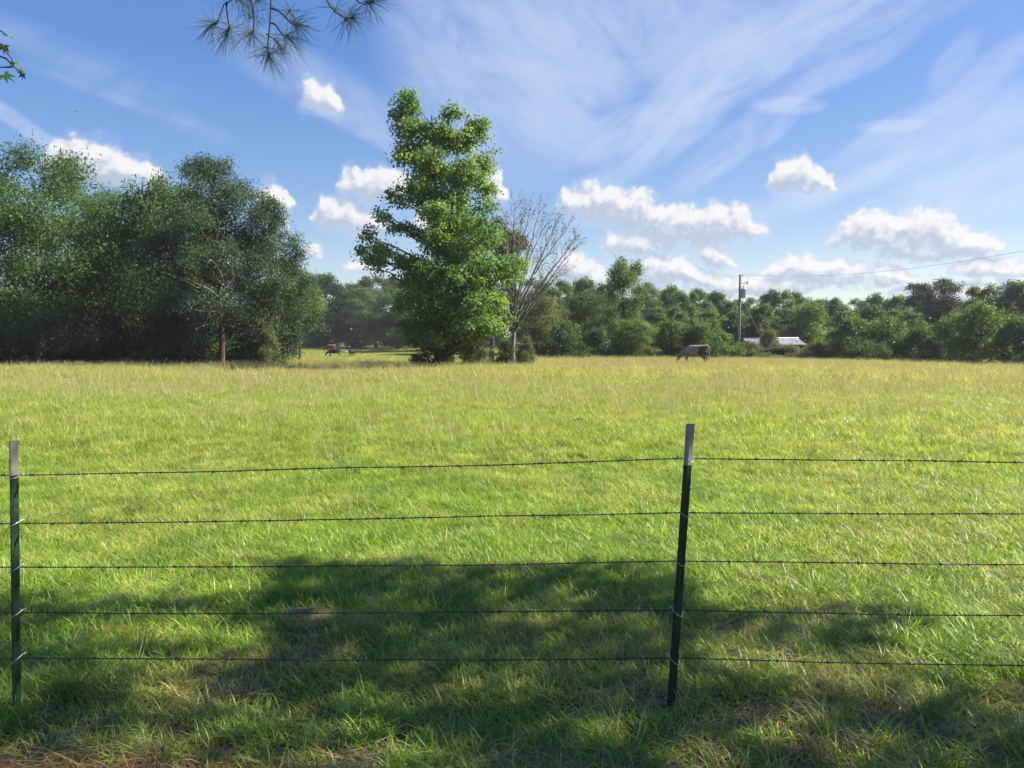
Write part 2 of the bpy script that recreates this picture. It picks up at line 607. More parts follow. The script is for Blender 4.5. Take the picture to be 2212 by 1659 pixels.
G_LUSH = grass_material('grass_lush', (0.115, 0.255, 0.026), (0.30, 0.43, 0.068), (0.45, 0.39, 0.17), 0.04, 0.24)
G_DEEP = grass_material('grass_deep', (0.085, 0.170, 0.026), (0.155, 0.250, 0.040), (0.34, 0.30, 0.13), 0.0, 0.10)
G_MID = grass_material('grass_meadow', (0.16, 0.280, 0.036), (0.29, 0.385, 0.070), (0.43, 0.385, 0.16), 0.04, 0.27)
G_FAR = grass_material('grass_tall', (0.20, 0.28, 0.048), (0.31, 0.355, 0.078), (0.44, 0.40, 0.165), 0.10, 0.50)
G_SEED = grass_material('grass_seed_stem', (0.37, 0.36, 0.13), (0.44, 0.41, 0.17), (0.40, 0.34, 0.18), 0.1, 0.4, 0.35, (1.2, 1.1, 0.8))
G_STRAW = grass_material('straw', (0.24, 0.175, 0.095), (0.35, 0.26, 0.14), (0.20, 0.125, 0.07), 0.3, 0.6, 0.15, (1, 1, 1))
G_NEED = grass_material('pine_straw', (0.26, 0.125, 0.055), (0.36, 0.20, 0.09), (0.18, 0.09, 0.05), 0.3, 0.6, 0.1, (1, 1, 1))
G_VAL = grass_material('grass_valley', (0.20, 0.29, 0.045), (0.28, 0.34, 0.065), (0.40, 0.35, 0.15), 0.0, 0.3)

m, t, out = new_mat('soil_turf')
geo = t.node('ShaderNodeNewGeometry')
n1 = t.noise(geo.outputs['Position'], 1.3, 5, 0.6)
n2 = t.noise(geo.outputs['Position'], 22.0, 4, 0.65)
n3 = t.noise(geo.outputs['Position'], 0.12, 3, 0.5)
c = t.mix(t.smooth(n1, 0.38, 0.62), (0.050, 0.062, 0.018, 1), (0.095, 0.074, 0.042, 1))
c = t.mix(t.smooth(n2, 0.4, 0.65, 0, 0.6), c, (0.16, 0.125, 0.07, 1))
c = t.mix(t.smooth(n3, 0.4, 0.6, 0, 0.3), c, (0.08, 0.10, 0.025, 1))
t.put(out.inputs[0], pbsdf(t, c, 0.95, 0.1, bump=n2, bstr=0.8, bdist=0.02))
M_SOIL = m

# ------------------------------------------------------------------ ground sheet
xs = np.concatenate([-np.geomspace(3000, 40, 26), np.linspace(-38, -8, 24), np.linspace(-7.5, 7.5, 76), np.linspace(8, 38, 24), np.geomspace(40, 3000, 26)])
ys = np.concatenate([-np.geomspace(3000, 6, 18), np.linspace(-5, 9, 71), np.linspace(9.5, 60, 64), np.linspace(61.5, 220, 72), np.geomspace(230, 4000, 24)])
X, Y = np.meshgrid(xs, ys)
Z = ground(X, Y)
V = np.stack([X, Y, Z], -1).reshape(-1, 3)
nx, ny = len(xs), len(ys)
ii, jj = np.meshgrid(np.arange(nx - 1), np.arange(ny - 1))
a = (jj * nx + ii).ravel()
Q = np.stack([a, a + 1, a + 1 + nx, a + nx], -1)
go_ = link('ground', mesh_from('ground', V, Q, M_SOIL, True))
tag(go_, 'pasture soil and thatch under the grass', None, None, 'structure')


# ------------------------------------------------------------------ grass
def blades(rng, n, L, W, radius, lean=0.35, bend=0.45, nseg=3, flat=False):
    """n bent blades in one array mesh; returns V, Q"""
    L = np.asarray(L)
    r = radius * np.sqrt(rng.rand(n))
    th = rng.rand(n) * 2 * math.pi
    base = np.stack([r * np.cos(th), r * np.sin(th), np.zeros(n) - 0.01], -1)
    az = rng.rand(n) * 2 * math.pi
    ln = L[0] + (L[1] - L[0]) * rng.rand(n) ** 1.3
    le = lean * rng.rand(n) * 1.4
    be = bend * (0.4 + rng.rand(n))
    h = np.stack([np.cos(az), np.sin(az), np.zeros(n)], -1)
    d0 = h * le[:, None] + np.array([0, 0, 1.0])
    if flat:
        d0 = h + np.array([0, 0, 1.0]) * (0.02 + 0.22 * rng.rand(n))[:, None]
        be = be * 0.4
        base[:, 2] += 0.012 + rng.rand(n) * 0.03
    d0 /= np.linalg.norm(d0, axis=1, keepdims=True)
    tw = az + math.pi / 2 + (rng.rand(n) - 0.5) * 1.4
    side = np.stack([np.cos(tw), np.sin(tw), np.zeros(n)], -1)
    wd = W * (0.6 + 0.8 * rng.rand(n))
    rows = []
    for s in np.linspace(0, 1, nseg + 1):
        p = base + ln[:, None] * (d0 * s + (be * s * s)[:, None] * (h * 0.8 + np.array([0, 0, -0.45])))
        k = (1 - s ** 2.2) * 0.96 + 0.04
        k = k * (0.75 + 0.5 * min(1, s * 3)) if s < 0.34 else k
        rows.append(p - side * (wd * k * 0.5)[:, None])
        rows.append(p + side * (wd * k * 0.5)[:, None])
    V = np.stack(rows, 1)
    m_ = 2 * (nseg + 1)
    q = np.concatenate([np.array([[2 * i, 2 * i + 1, 2 * i + 3, 2 * i + 2]]) for i in range(nseg)])
    Qs = (np.arange(n)[:, None, None] * m_ + q[None]).reshape(-1, 4)
    return V.reshape(-1, 3), Qs


def seed_clump(rng, n, L, W, radius):
    """flower stems with a loose seed head"""
    mb = MB()
    V, Qs = blades(rng, n, L, W, radius, 0.28, 0.22, 4)
    mb.add(V, Qs)
    m_ = 10
    for i in range(n):
        tip = V[i * m_ + 8:i * m_ + 10].mean(0)
        mid = V[i * m_ + 6:i * m_ + 8].mean(0)
        for k in range(7):
            f = 0.3 + 0.7 * rng.rand()
            p = mid * (1 - f) + tip * f
            d = (tip - mid) / (np.linalg.norm(tip - mid) + 1e-6) + rng.randn(3) * 0.45
            d = d / np.linalg.norm(d) * (0.03 + 0.05 * rng.rand())
            s = rng.randn(3)
            s = s / np.linalg.norm(s) * W * 0.7
            mb.add([p - s * .5, p + s * .5, p + d + s * .3, p + d - s * .3], [(0, 1, 2, 3)])
    return mb


def proto_collection(name, meshes):
    col = bpy.data.collections.new(name)
    for i, me in enumerate(meshes):
        o = bpy.data.objects.new('%s_%02d' % (name, i), me)
        col.objects.link(o)
    return col


def scatter(name, label, col, pts, rotz, tilt, scl, idx):
    n = len(pts)
    me = bpy.data.meshes.new(name)
    me.vertices.add(n)
    me.vertices.foreach_set('co', np.asarray(pts, np.float32).ravel())
    rot = np.stack([tilt[:, 0], tilt[:, 1], rotz], -1).astype(np.float32)
    at_ = me.attributes.new('rot', 'FLOAT_VECTOR', 'POINT')
    at_.data.foreach_set('vector', rot.ravel())
    at_ = me.attributes.new('scl', 'FLOAT', 'POINT')
    at_.data.foreach_set('value', np.asarray(scl, np.float32))
    at_ = me.attributes.new('idx', 'INT', 'POINT')
    at_.data.foreach_set('value', np.asarray(idx, np.int32))
    o = link(name, me)
    tag(o, label, None, None, 'stuff')
    ng = bpy.data.node_groups.new(name, 'GeometryNodeTree')
    ng.interface.new_socket('Geometry', in_out='INPUT', socket_type='NodeSocketGeometry')
    ng.interface.new_socket('Geometry', in_out='OUTPUT', socket_type='NodeSocketGeometry')
    T = NT(ng)
    gi = T.node('NodeGroupInput')
    go = T.node('NodeGroupOutput')
    ip = T.node('GeometryNodeInstanceOnPoints')
    ci = T.node('GeometryNodeCollectionInfo')
    ci.inputs['Collection'].default_value = col
    ci.inputs['Separate Children'].default_value = True
    ci.inputs['Reset Children'].default_value = True
    T.l.new(gi.outputs[0], ip.inputs['Points'])
    T.l.new(ci.outputs[0], ip.inputs['Instance'])
    ip.inputs['Pick Instance'].default_value = True

    def attr(nm, ty):
        a = T.node('GeometryNodeInputNamedAttribute', data_type=ty)
        a.inputs['Name'].default_value = nm
        return a.outputs['Attribute']
    e2r = T.node('FunctionNodeEulerToRotation')
    T.l.new(attr('rot', 'FLOAT_VECTOR'), e2r.inputs[0])
    T.l.new(e2r.outputs[0], ip.inputs['Rotation'])
    T.l.new(attr('scl', 'FLOAT'), ip.inputs['Scale'])
    T.l.new(attr('idx', 'INT'), ip.inputs['Instance Index'])
    T.l.new(ip.outputs[0], go.inputs[0])
    md = o.modifiers.new('scatter', 'NODES')
    md.node_group = ng
    return o


def wedge(rng, y0, y1, dens, margin=1.7, k=0.70):
    """random ground points in the visible wedge, dens per square metre (callable of x, y allowed as mask prob)"""
    A = k * (y1 * y1 - y0 * y0) + 2 * margin * (y1 - y0)
    n = int(A * dens)
    yy = rng.rand(int(n * 2.2)) * (y1 - y0) + y0
    acc_ = rng.rand(len(yy)) < (k * yy + margin) / (k * y1 + margin)
    yy = yy[acc_][:n]
    xx = (rng.rand(len(yy)) * 2 - 1) * (k * yy + margin)
    return xx, yy


def in_field(xx, yy):
    return (yy < 57 + 3 * vnoise(xx * 0.3, yy * 0)) | (xx > -0.02 * yy) | (xx < -0.36 * yy)


def put_scatter(name, label, col, ncol, xx, yy, scl, rng, tilt=0.12):
    pts = np.stack([xx, yy, ground(xx, yy)], -1)
    n = len(xx)
    return scatter(name, label, col, pts, rng.rand(n) * 6.283, rng.randn(n, 2) * tilt, scl, rng.randint(0, ncol, n))


rng = np.random.RandomState(5)
# short lawn-like turf near the fence
lush = [mesh_from('turf', *blades(rng, 34, (0.03, 0.125), 0.0044, 0.085, 0.85, 0.75, 3), G_LUSH) for _ in range(7)]
col = proto_collection('turf_tuft', lush)
xx, yy = wedge(rng, 1.3, 18.0, 330, 1.4)
_b = yy + 7 * (fbm(xx * 0.25, yy * 0.25 + 31) - 0.5)
_k = (rng.rand(len(xx)) > sst(_b, 10.5, 17.0)) & (rng.rand(len(xx)) < 1 - 0.45 * sst(yy, 6, 11))
xx, yy = xx[_k], yy[_k]
pat = fbm(xx * 0.8 + 20, yy * 0.8)
thin = fbm(xx * 1.5 + 5, yy * 1.5 + 9)
near = 1 - sst(yy, 3.5, 6.4)
keep = rng.rand(len(xx)) < np.clip(1.0 - near * sst(thin, 0.45, 0.68) * 0.62, 0.2, 1)
# bare pine-straw bank at the lower left and dirt patch behind the fence
keep &= ~((yy < 2.76 + 0.25 * vnoise(xx * 3, yy * 3)) & (xx < -0.5) & (rng.rand(len(xx)) < 0.85))
xx, yy, pat = xx[keep], yy[keep], pat[keep]
put_scatter('grass', 'short bright green pasture grass around and behind the wire fence', col, 7, xx, yy,
            0.6 + 0.75 * pat + 0.25 * rng.rand(len(xx)), rng)

# longer tufts along and in front of the fence and scattered in the field
deep = [mesh_from('tuft', *blades(rng, 46, (0.16, 0.42), 0.0062, 0.10, 0.55, 0.75, 5), G_DEEP) for _ in range(6)]
col = proto_collection('long_tuft', deep)
xx, yy = wedge(rng, 1.4, 4.4, 26, 1.2)
pr = sst(fbm(xx * 1.1 + 40, yy * 1.1 + 4), 0.40, 0.66) * (1 - 0.6 * sst(yy, 3.4, 4.4)) * (0.45 + 0.55 * (1 - sst(yy, 2.6, 3.4)) + 0.4 * (xx > 1.2))
kp = rng.rand(len(xx)) < pr * 0.9
kp &= ~((yy < 3.0) & (xx < -0.5) & (rng.rand(len(xx)) < 0.7))
xa, ya = xx[kp], yy[kp]
xb, yb = wedge(rng, 4.4, 16, 2.6)
kp = rng.rand(len(xb)) < sst(fbm(xb * 0.5 + 3, yb * 0.5 + 60), 0.5, 0.72)
xb, yb = xb[kp], yb[kp]
xw, yw = [], []
for (u_, v_, su, n_) in [(1850, 905, 0.9, 34), (2180, 892, 0.7, 22), (1010, 985, 0.7, 26), (1180, 975, 0.5, 14), (430, 905, 0.8, 20), (640, 945, 0.6, 16), (950, 1045, 0.5, 18), (240, 1110, 0.35, 14), (1560, 790, 3.0, 60), (1490, 786, 2.0, 40), (1330, 940, 0.5, 10), (700, 1000, 0.4, 10), (1700, 985, 0.5, 12), (2000, 1105, 0.4, 12)]:
    r_ = ray(u_, v_)
    Y_ = r_.y * CAM_H / -r_.z
    xw.append(r_.x / r_.y * Y_ + rng.randn(n_) * su)
    yw.append(Y_ + rng.randn(n_) * su * 0.8)
xw, yw = np.concatenate(xw), np.concatenate(yw)
xb, yb = np.concatenate([xb, xw]), np.concatenate([yb, yw])
put_scatter('long_grass', 'longer dark green grass tufts along the fence line and dotted in the field', col, 6,
            np.concatenate([xa, xb]), np.concatenate([ya, yb]),
            np.concatenate([0.42 + 0.45 * rng.rand(len(xa)), 0.45 + 0.4 * rng.rand(len(xb))]), rng)

# meadow grass, middle distance
mid = [mesh_from('meadow', *blades(rng, 64, (0.10, 0.30), 0.0085, 0.19, 0.6, 0.6, 3), G_MID) for _ in range(6)]
col = proto_collection('meadow_tuft', mid)
xx, yy = wedge(rng, 8.5, 34, 62)
_b = yy + 7 * (fbm(xx * 0.25, yy * 0.25 + 31) - 0.5)
kp = rng.rand(len(xx)) < sst(_b, 8.5, 16)
xx, yy = xx[kp], yy[kp]
put_scatter('meadow_grass', 'green to yellow meadow grass in the middle of the pasture', col, 6, xx, yy,
            (0.55 + 0.8 * fbm(xx * 0.35, yy * 0.35 + 8) + 0.25 * rng.rand(len(xx))) * (0.5 + 0.5 * sst(yy, 8, 19)), rng)

# tall grass towards the trees
far = [mesh_from('tallgrass', *blades(rng, 90, (0.22, 0.55), 0.014, 0.38, 0.45, 0.5, 3), G_FAR) for _ in range(6)]
col = proto_collection('tall_tuft', far)
xx, yy = wedge(rng, 29, 78, 9.5)
kp = (rng.rand(len(xx)) < sst(yy, 29, 36)) & in_field(xx, yy)
xx, yy = xx[kp], yy[kp]
put_scatter('tall_grass', 'tall yellowing grass reaching back to the trees', col, 6, xx, yy,
            0.6 + 0.6 * fbm(xx * 0.12, yy * 0.12 + 8) + 0.3 * rng.rand(len(xx)), rng)

# straw coloured flower stems
seed = [seed_clump(rng, 9, (0.35, 0.72), 0.0050, 0.16).mesh('stems', G_SEED) for _ in range(6)]
col = proto_collection('seed_stem', seed)
xx, yy = wedge(rng, 6, 30, 9.0)
kp = rng.rand(len(xx)) < (0.04 + 0.96 * sst(yy, 7.5, 18)) * sst(fbm(xx * 0.3 + 9, yy * 0.3), 0.40, 0.60)
xa, ya = xx[kp], yy[kp]
put_scatter('seed_grass', 'straw coloured seeding grass stems across the pasture', col, 6, xa, ya, 0.55 + 0.5 * rng.rand(len(xa)), rng)
seed2 = [seed_clump(rng, 20, (0.40, 0.80), 0.0085, 0.42).mesh('stems_far', G_SEED) for _ in range(5)]
col = proto_collection('seed_stem_far', seed2)
xx, yy = wedge(rng, 20, 76, 5.0)
kp = rng.rand(len(xx)) < (0.15 + 0.85 * sst(yy, 20, 34)) * (0.3 + 0.7 * sst(fbm(xx * 0.1 + 9, yy * 0.1), 0.34, 0.6))
kp &= in_field(xx, yy)
xx, yy = xx[kp], yy[kp]
put_scatter('seed_grass', 'straw coloured seed heads standing over the far end of the pasture', col, 5, xx, yy, 0.6 + 0.5 * rng.rand(len(xx)), rng)

# grazed valley grass behind
val = [mesh_from('valleygrass', *blades(rng, 110, (0.10, 0.32), 0.03, 0.75, 0.5, 0.4, 2), G_VAL) for _ in range(4)]
col = proto_collection('valley_tuft', val)
n = 19000
yy = 57 + 137 * rng.rand(n)
xx = -0.42 * yy + (0.46 * yy) * rng.rand(n)
put_scatter('valley_grass', 'short sunlit grass where the cattle graze beyond the field', col, 4, xx, yy, 0.7 + 0.6 * rng.rand(n), rng)

# dead straw and pine needles lying near the fence
straw = [mesh_from('strawmat', *blades(rng, 40, (0.10, 0.30), 0.0035, 0.16, 0.5, 0.5, 3, True), G_STRAW) for _ in range(5)]
col = proto_collection('straw_mat', straw)
xx, yy = wedge(rng, 1.4, 9.5, 46, 1.2)
kp = rng.rand(len(xx)) < sst(fbm(xx * 1.2 + 71, yy * 1.2 + 33), 0.40, 0.60) * (1 - 0.85 * sst(yy, 4.2, 7.0))
put_scatter('dead_grass', 'matted brown dead grass between the green tufts', col, 5, xx[kp], yy[kp], 0.5 + 0.6 * rng.rand(kp.sum()), rng)
need = [mesh_from('needlemat', *blades(rng, 70, (0.08, 0.20), 0.0022, 0.16, 0.5, 0.3, 2, True), G_NEED) for _ in range(4)]
col = proto_collection('needle_mat', need)
xx, yy = wedge(rng, 1.3, 4.6, 130, 1.2)
kp = rng.rand(len(xx)) < np.clip(0.7 * (1 - sst(yy, 2.8, 3.08)) * sst(-xx, 0.3, 1.2) + 0.04 + 0.16 * sst(fbm(xx * 1.3 + 3, yy * 1.3 + 17), 0.5, 0.68), 0, 1)
put_scatter('pine_straw', 'rusty fallen pine needles at the near edge', col, 4, xx[kp], yy[kp], 0.6 + 0.6 * rng.rand(kp.sum()), rng)


# ------------------------------------------------------------------ trees
def leaf_quads(rng, cen, nrm, size, aspect=1.5, droop=0.25):
    """one folded diamond per leaf"""
    n = len(cen)
    r = rng.randn(n, 3)
    d = r - nrm * np.sum(r * nrm, 1, keepdims=True)
    d[:, 2] -= droop
    d /= np.linalg.norm(d, axis=1, keepdims=True) + 1e-9
    s = np.cross(d, nrm)
    s /= np.linalg.norm(s, axis=1, keepdims=True) + 1e-9
    sz = (size * (0.65 + 0.7 * rng.rand(n)))[:, None]
    half = sz * 0.5
    wd = sz * 0.5 / aspect
    up = np.cross(s, d)
    V = np.stack([cen - d * half, cen - s * wd + up * wd * 0.35 + d * half * 0.1, cen + d * half, cen + s * wd + up * wd * 0.35 + d * half * 0.1], 1)
    return V.reshape(-1, 3), np.arange(n * 4).reshape(-1, 4)


def lobe_leaves(rng, lobes, n_total, csize, size, per=26, aspect=1.5, upb=0.5, flat=0.55, shell=(0.45, 1.08), sub=9, srad=(0.34, 0.60)):
    """leaves gathered into sprays on the shells of ellipsoid lobes (x,y,z,rx,ry,rz)"""
    lobes = np.asarray(lobes, float)
    if sub:
        m = len(lobes)
        sd_ = rng.randn(m * sub, 3)
        sd_[:, 2] = sd_[:, 2] * 0.8 + 0.12
        sd_ /= np.linalg.norm(sd_, axis=1, keepdims=True)
        Lr = np.repeat(lobes, sub, axis=0)
        q = srad[0] + (srad[1] - srad[0]) * rng.rand(m * sub, 1)
        c_ = Lr[:, :3] + sd_ * Lr[:, 3:] * (1.02 - q * 0.75)
        lobes = np.concatenate([c_, Lr[:, 3:] * q * np.array([1.1, 1.1, 0.72])], 1)
    wts = (lobes[:, 3] * lobes[:, 4] * lobes[:, 5]) ** (2 / 3)
    wts /= wts.sum()
    nc = max(4, int(n_total / per))
    li = rng.choice(len(lobes), nc, p=wts)
    L = lobes[li]
    d = rng.randn(nc, 3)
    d[:, 2] = d[:, 2] * 0.85 + 0.22
    d /= np.linalg.norm(d, axis=1, keepdims=True)
    rr = shell[0] + (shell[1] - shell[0]) * rng.rand(nc) ** 0.6
    cc = L[:, :3] + d * L[:, 3:] * rr[:, None]
    # spray: short axis up-ish, long axis outward
    k = np.repeat(np.arange(nc), per)
    k = k[rng.rand(len(k)) < 0.55 + 0.45 * rng.rand(nc)[k]]
    n = len(k)
    out = d[k]
    off = rng.randn(n, 3) * np.array([1, 1, flat]) * csize * 0.5
    off += out * (rng.rand(n, 1) - 0.35) * csize * 0.9
    cen = cc[k] + off
    cen[:, 2] -= 0.25 * np.linalg.norm(off[:, :2], axis=1) ** 2 / max(csize, 1e-3)
    cn = d * 0.45 + np.array([0, 0, upb]) + rng.randn(nc, 3) * 0.42
    nrm = cn[k] + rng.randn(n, 3) * 0.33
    nrm /= np.linalg.norm(nrm, axis=1, keepdims=True) + 1e-9
    return leaf_quads(rng, cen, nrm, size, aspect), cc


def bez(a, b, c, n=6):
    t = np.linspace(0, 1, n)[:, None]
    a, b, c = np.asarray(a, float), np.asarray(b, float), np.asarray(c, float)
    return (1 - t) ** 2 * a + 2 * t * (1 - t) * b + t * t * c


def wood(rng, H, trunk_pts, r0, targets, r_limb=0.25, bark_sides=9, twig=None):
    """trunk plus one limb to each target point, ONE mesh builder"""
    mb = MB()
    tp = np.asarray(trunk_pts, float)
    tz = tp[:, 2]
    f = np.linspace(0, 1, len(tp))
    rads = r0 * (1 - 0.86 * f) * (1 + 0.55 * np.exp(-f * 22))
    mb.tube(tp, rads, bark_sides)
    for tgt in targets:
        tgt = np.asarray(tgt, float)
        z_at = lambda z: np.array([np.interp(z, tz, tp[:, 0]), np.interp(z, tz, tp[:, 1]), z])
        h = np.hypot(*(tgt[:2] - z_at(tgt[2])[:2]))
        zs = max(min(tgt[2] - 0.45 * h - 0.15, tz[-1] * 0.96), tz[-1] * 0.06)
        a = z_at(zs)
        rt = np.interp(zs, tz, rads)
        mid_ = (a + tgt) / 2 + np.array([rng.randn() * 0.05 * h, rng.randn() * 0.05 * h, -0.05 * h + 0.12 * h * rng.rand()])
        p = bez(a, mid_, tgt, 7)
        p[1:-1] += rng.randn(5, 3) * 0.02 * h
        rl = min(rt * 0.55, r_limb * (0.35 + 0.1 * h))
        mb.tube(p, np.linspace(rl, rl * 0.18 + 0.004, 7), 5, cap=False)
    return mb


def auto_lobes(rng, W, H, base, prof, n, rfac=(0.28, 0.45), zf=0.75):
    """lobes filling a crown of half width W between base*H and H"""
    out = []
    for i in range(n):
        t = (i + rng.rand()) / n
        z = H * (base + (1 - base) * t)
        pr = prof(t) * W
        az = i * 2.39996 + rng.randn() * 0.5
        lr = W * (rfac[0] + (rfac[1] - rfac[0]) * rng.rand()) * (0.5 + 0.5 * prof(t))
        r = max(0, pr - lr * 0.8) * (0.5 + 0.85 * rng.rand())
        out.append((r * math.cos(az), r * math.sin(az), min(z, H - lr * zf * 0.8), lr, lr, lr * zf))
    return out


def trunk_line(rng, H, wob=0.03, lean=(0, 0), n=9):
    z = np.linspace(-0.15, H, n)
    f = z / H
    p = np.stack([lean[0] * f + wob * H * np.cumsum(rng.randn(n)) * 0.12, lean[1] * f + wob * H * np.cumsum(rng.randn(n)) * 0.12, z], -1)
    p[:, :2] -= p[0, :2]
    return p


P_ROUND = lambda t: math.sqrt(max(0.0, 1 - (1.65 * t - 0.75) ** 2)) if t < 0.98 else 0.3
P_DOME = lambda t: (1 - t ** 2.4) ** 0.6 * (0.8 + 0.2 * min(1, t * 4))
P_CONE = lambda t: (1 - t) ** 0.75 * 0.95 + 0.06
P_UMB = lambda t: 0.35 + 0.65 * math.sin(min(1, t * 1.15) * math.pi * 0.62)
P_BUSH = lambda t: (1 - t ** 2.2) ** 0.55


def make_proto(seed_, kind, W, H, n_leaf, size, nl=22, base=0.08):
    """(trunk mesh, crown mesh) at the origin"""
    r = np.random.RandomState(seed_)
    if kind == 'broad':
        lob = auto_lobes(r, W, H, base, P_ROUND, nl, (0.22, 0.52))
        (V_, Q_), cc = lobe_leaves(r, lob, n_leaf, W * 0.20, size, 24)
        mat, bark = M_LEAF, M_BARK
    elif kind == 'layer':
        lob = auto_lobes(r, W, H, 0.06, P_DOME, nl, (0.24, 0.52), 0.42)
        (V_, Q_), cc = lobe_leaves(r, lob, n_leaf, W * 0.24, size, 26, 1.6, 0.9, 0.28)
        mat, bark = M_LEAF, M_BARK
    elif kind == 'feather':
        lob = auto_lobes(r, W, H, 0.14, P_ROUND, nl, (0.24, 0.4))
        (V_, Q_), cc = lobe_leaves(r, lob, n_leaf, W * 0.22, size, 22, 2.6, 0.7, 0.35, (0.3, 1.2))
        mat, bark = M_FEATHER, M_BARK
    elif kind == 'cedar':
        lob = auto_lobes(r, W, H, 0.05, P_DOME, nl, (0.18, 0.42), 0.7)
        (V_, Q_), cc = lobe_leaves(r, lob, n_leaf, W * 0.12, size, 40, 2.0, 0.25, 0.7, (0.62, 1.12))
        mat, bark = M_CEDAR, M_BARKRED
    elif kind == 'umbrella':
        lob = auto_lobes(r, W, H, 0.52, P_UMB, nl, (0.24, 0.36), 0.6)
        (V_, Q_), cc = lobe_leaves(r, lob, n_leaf, W * 0.18, size, 26, 2.0, 0.7, 0.5)
        mat, bark = M_CEDAR, M_PINEB
    else:  # bush
        lob = auto_lobes(r, W, H, 0.10, P_BUSH, nl, (0.20, 0.55), 0.75)
        (V_, Q_), cc = lobe_leaves(r, lob, n_leaf, W * 0.2, size, 22, 2.1, 0.6, 0.5, (0.4, 1.3))
        mat, bark = M_FEATHER, M_BARK
    if kind in ('broad', 'layer', 'feather', 'bush'):
        ns, nl_ = (150 if kind == 'bush' else 110), 13
        li = r.randint(0, len(cc), ns)
        p0 = cc[li]
        d_ = p0 - np.array([0, 0, H * 0.45])
        d_ /= np.linalg.norm(d_, axis=1, keepdims=True) + 1e-6
        d_ = d_ * 0.7 + np.array([0, 0, 0.75]) + r.randn(ns, 3) * 0.25
        ln_ = H * (0.04 + 0.11 * r.rand(ns)) * (1.0 if kind == 'bush' else 0.38)
        f_ = np.linspace(0.1, 1, nl_)
        c_ = (p0[:, None, :] + d_[:, None, :] * (ln_[:, None] * f_[None, :])[:, :, None]).reshape(-1, 3)
        c_ += r.randn(len(c_), 3) * size * 0.35
        n_ = r.randn(len(c_), 3) * 0.6 + np.array([0, 0, 0.6])
        n_ /= np.linalg.norm(n_, axis=1, keepdims=True)
        V2_, _ = leaf_quads(r, c_, n_, size * 0.85, 1.9)
        V_ = np.concatenate([V_, V2_])
    keep = V_.reshape(-1, 4, 3)[:, :, 2].min(1) > 0.02
    V_ = V_.reshape(-1, 4, 3)[keep].reshape(-1, 3)
    Q_ = np.arange(len(V_)).reshape(-1, 4)
    crown = mesh_from(kind + '_crown', V_, Q_, mat)
    tp = trunk_line(r, H * 0.86)
    tg = [l[:3] for l in lob] + [tuple(cc[i]) for i in r.choice(len(cc), min(len(cc), 26), replace=False)]
    tr = wood(r, H, tp, 0.020 * H + 0.05, tg, 0.16).mesh(kind + '_trunk', bark, True)
    return tr, crown


def plant(name, proto, label, cat, u, D, top, hw, W, H, color, group=None, rotz=None, rs=random.Random(3), sink=0.0):
    """stand a copy of a prototype so that it is hw wide and reaches the given height"""
    x = at(u, 742, D).x
    z0 = gz(x, D) - sink
    ztop = at(u, top, D).z
    sz = (ztop - z0) / H
    sx = hw / F * D / W
    o = thing(name, label, cat, (x, D, z0), rs.random() * 6.28 if rotz is None else rotz, group)
    o.scale = (sx, sx, sz)
    link('trunk', proto[0], o)
    link('crown', proto[1], o, color=color)
    return o


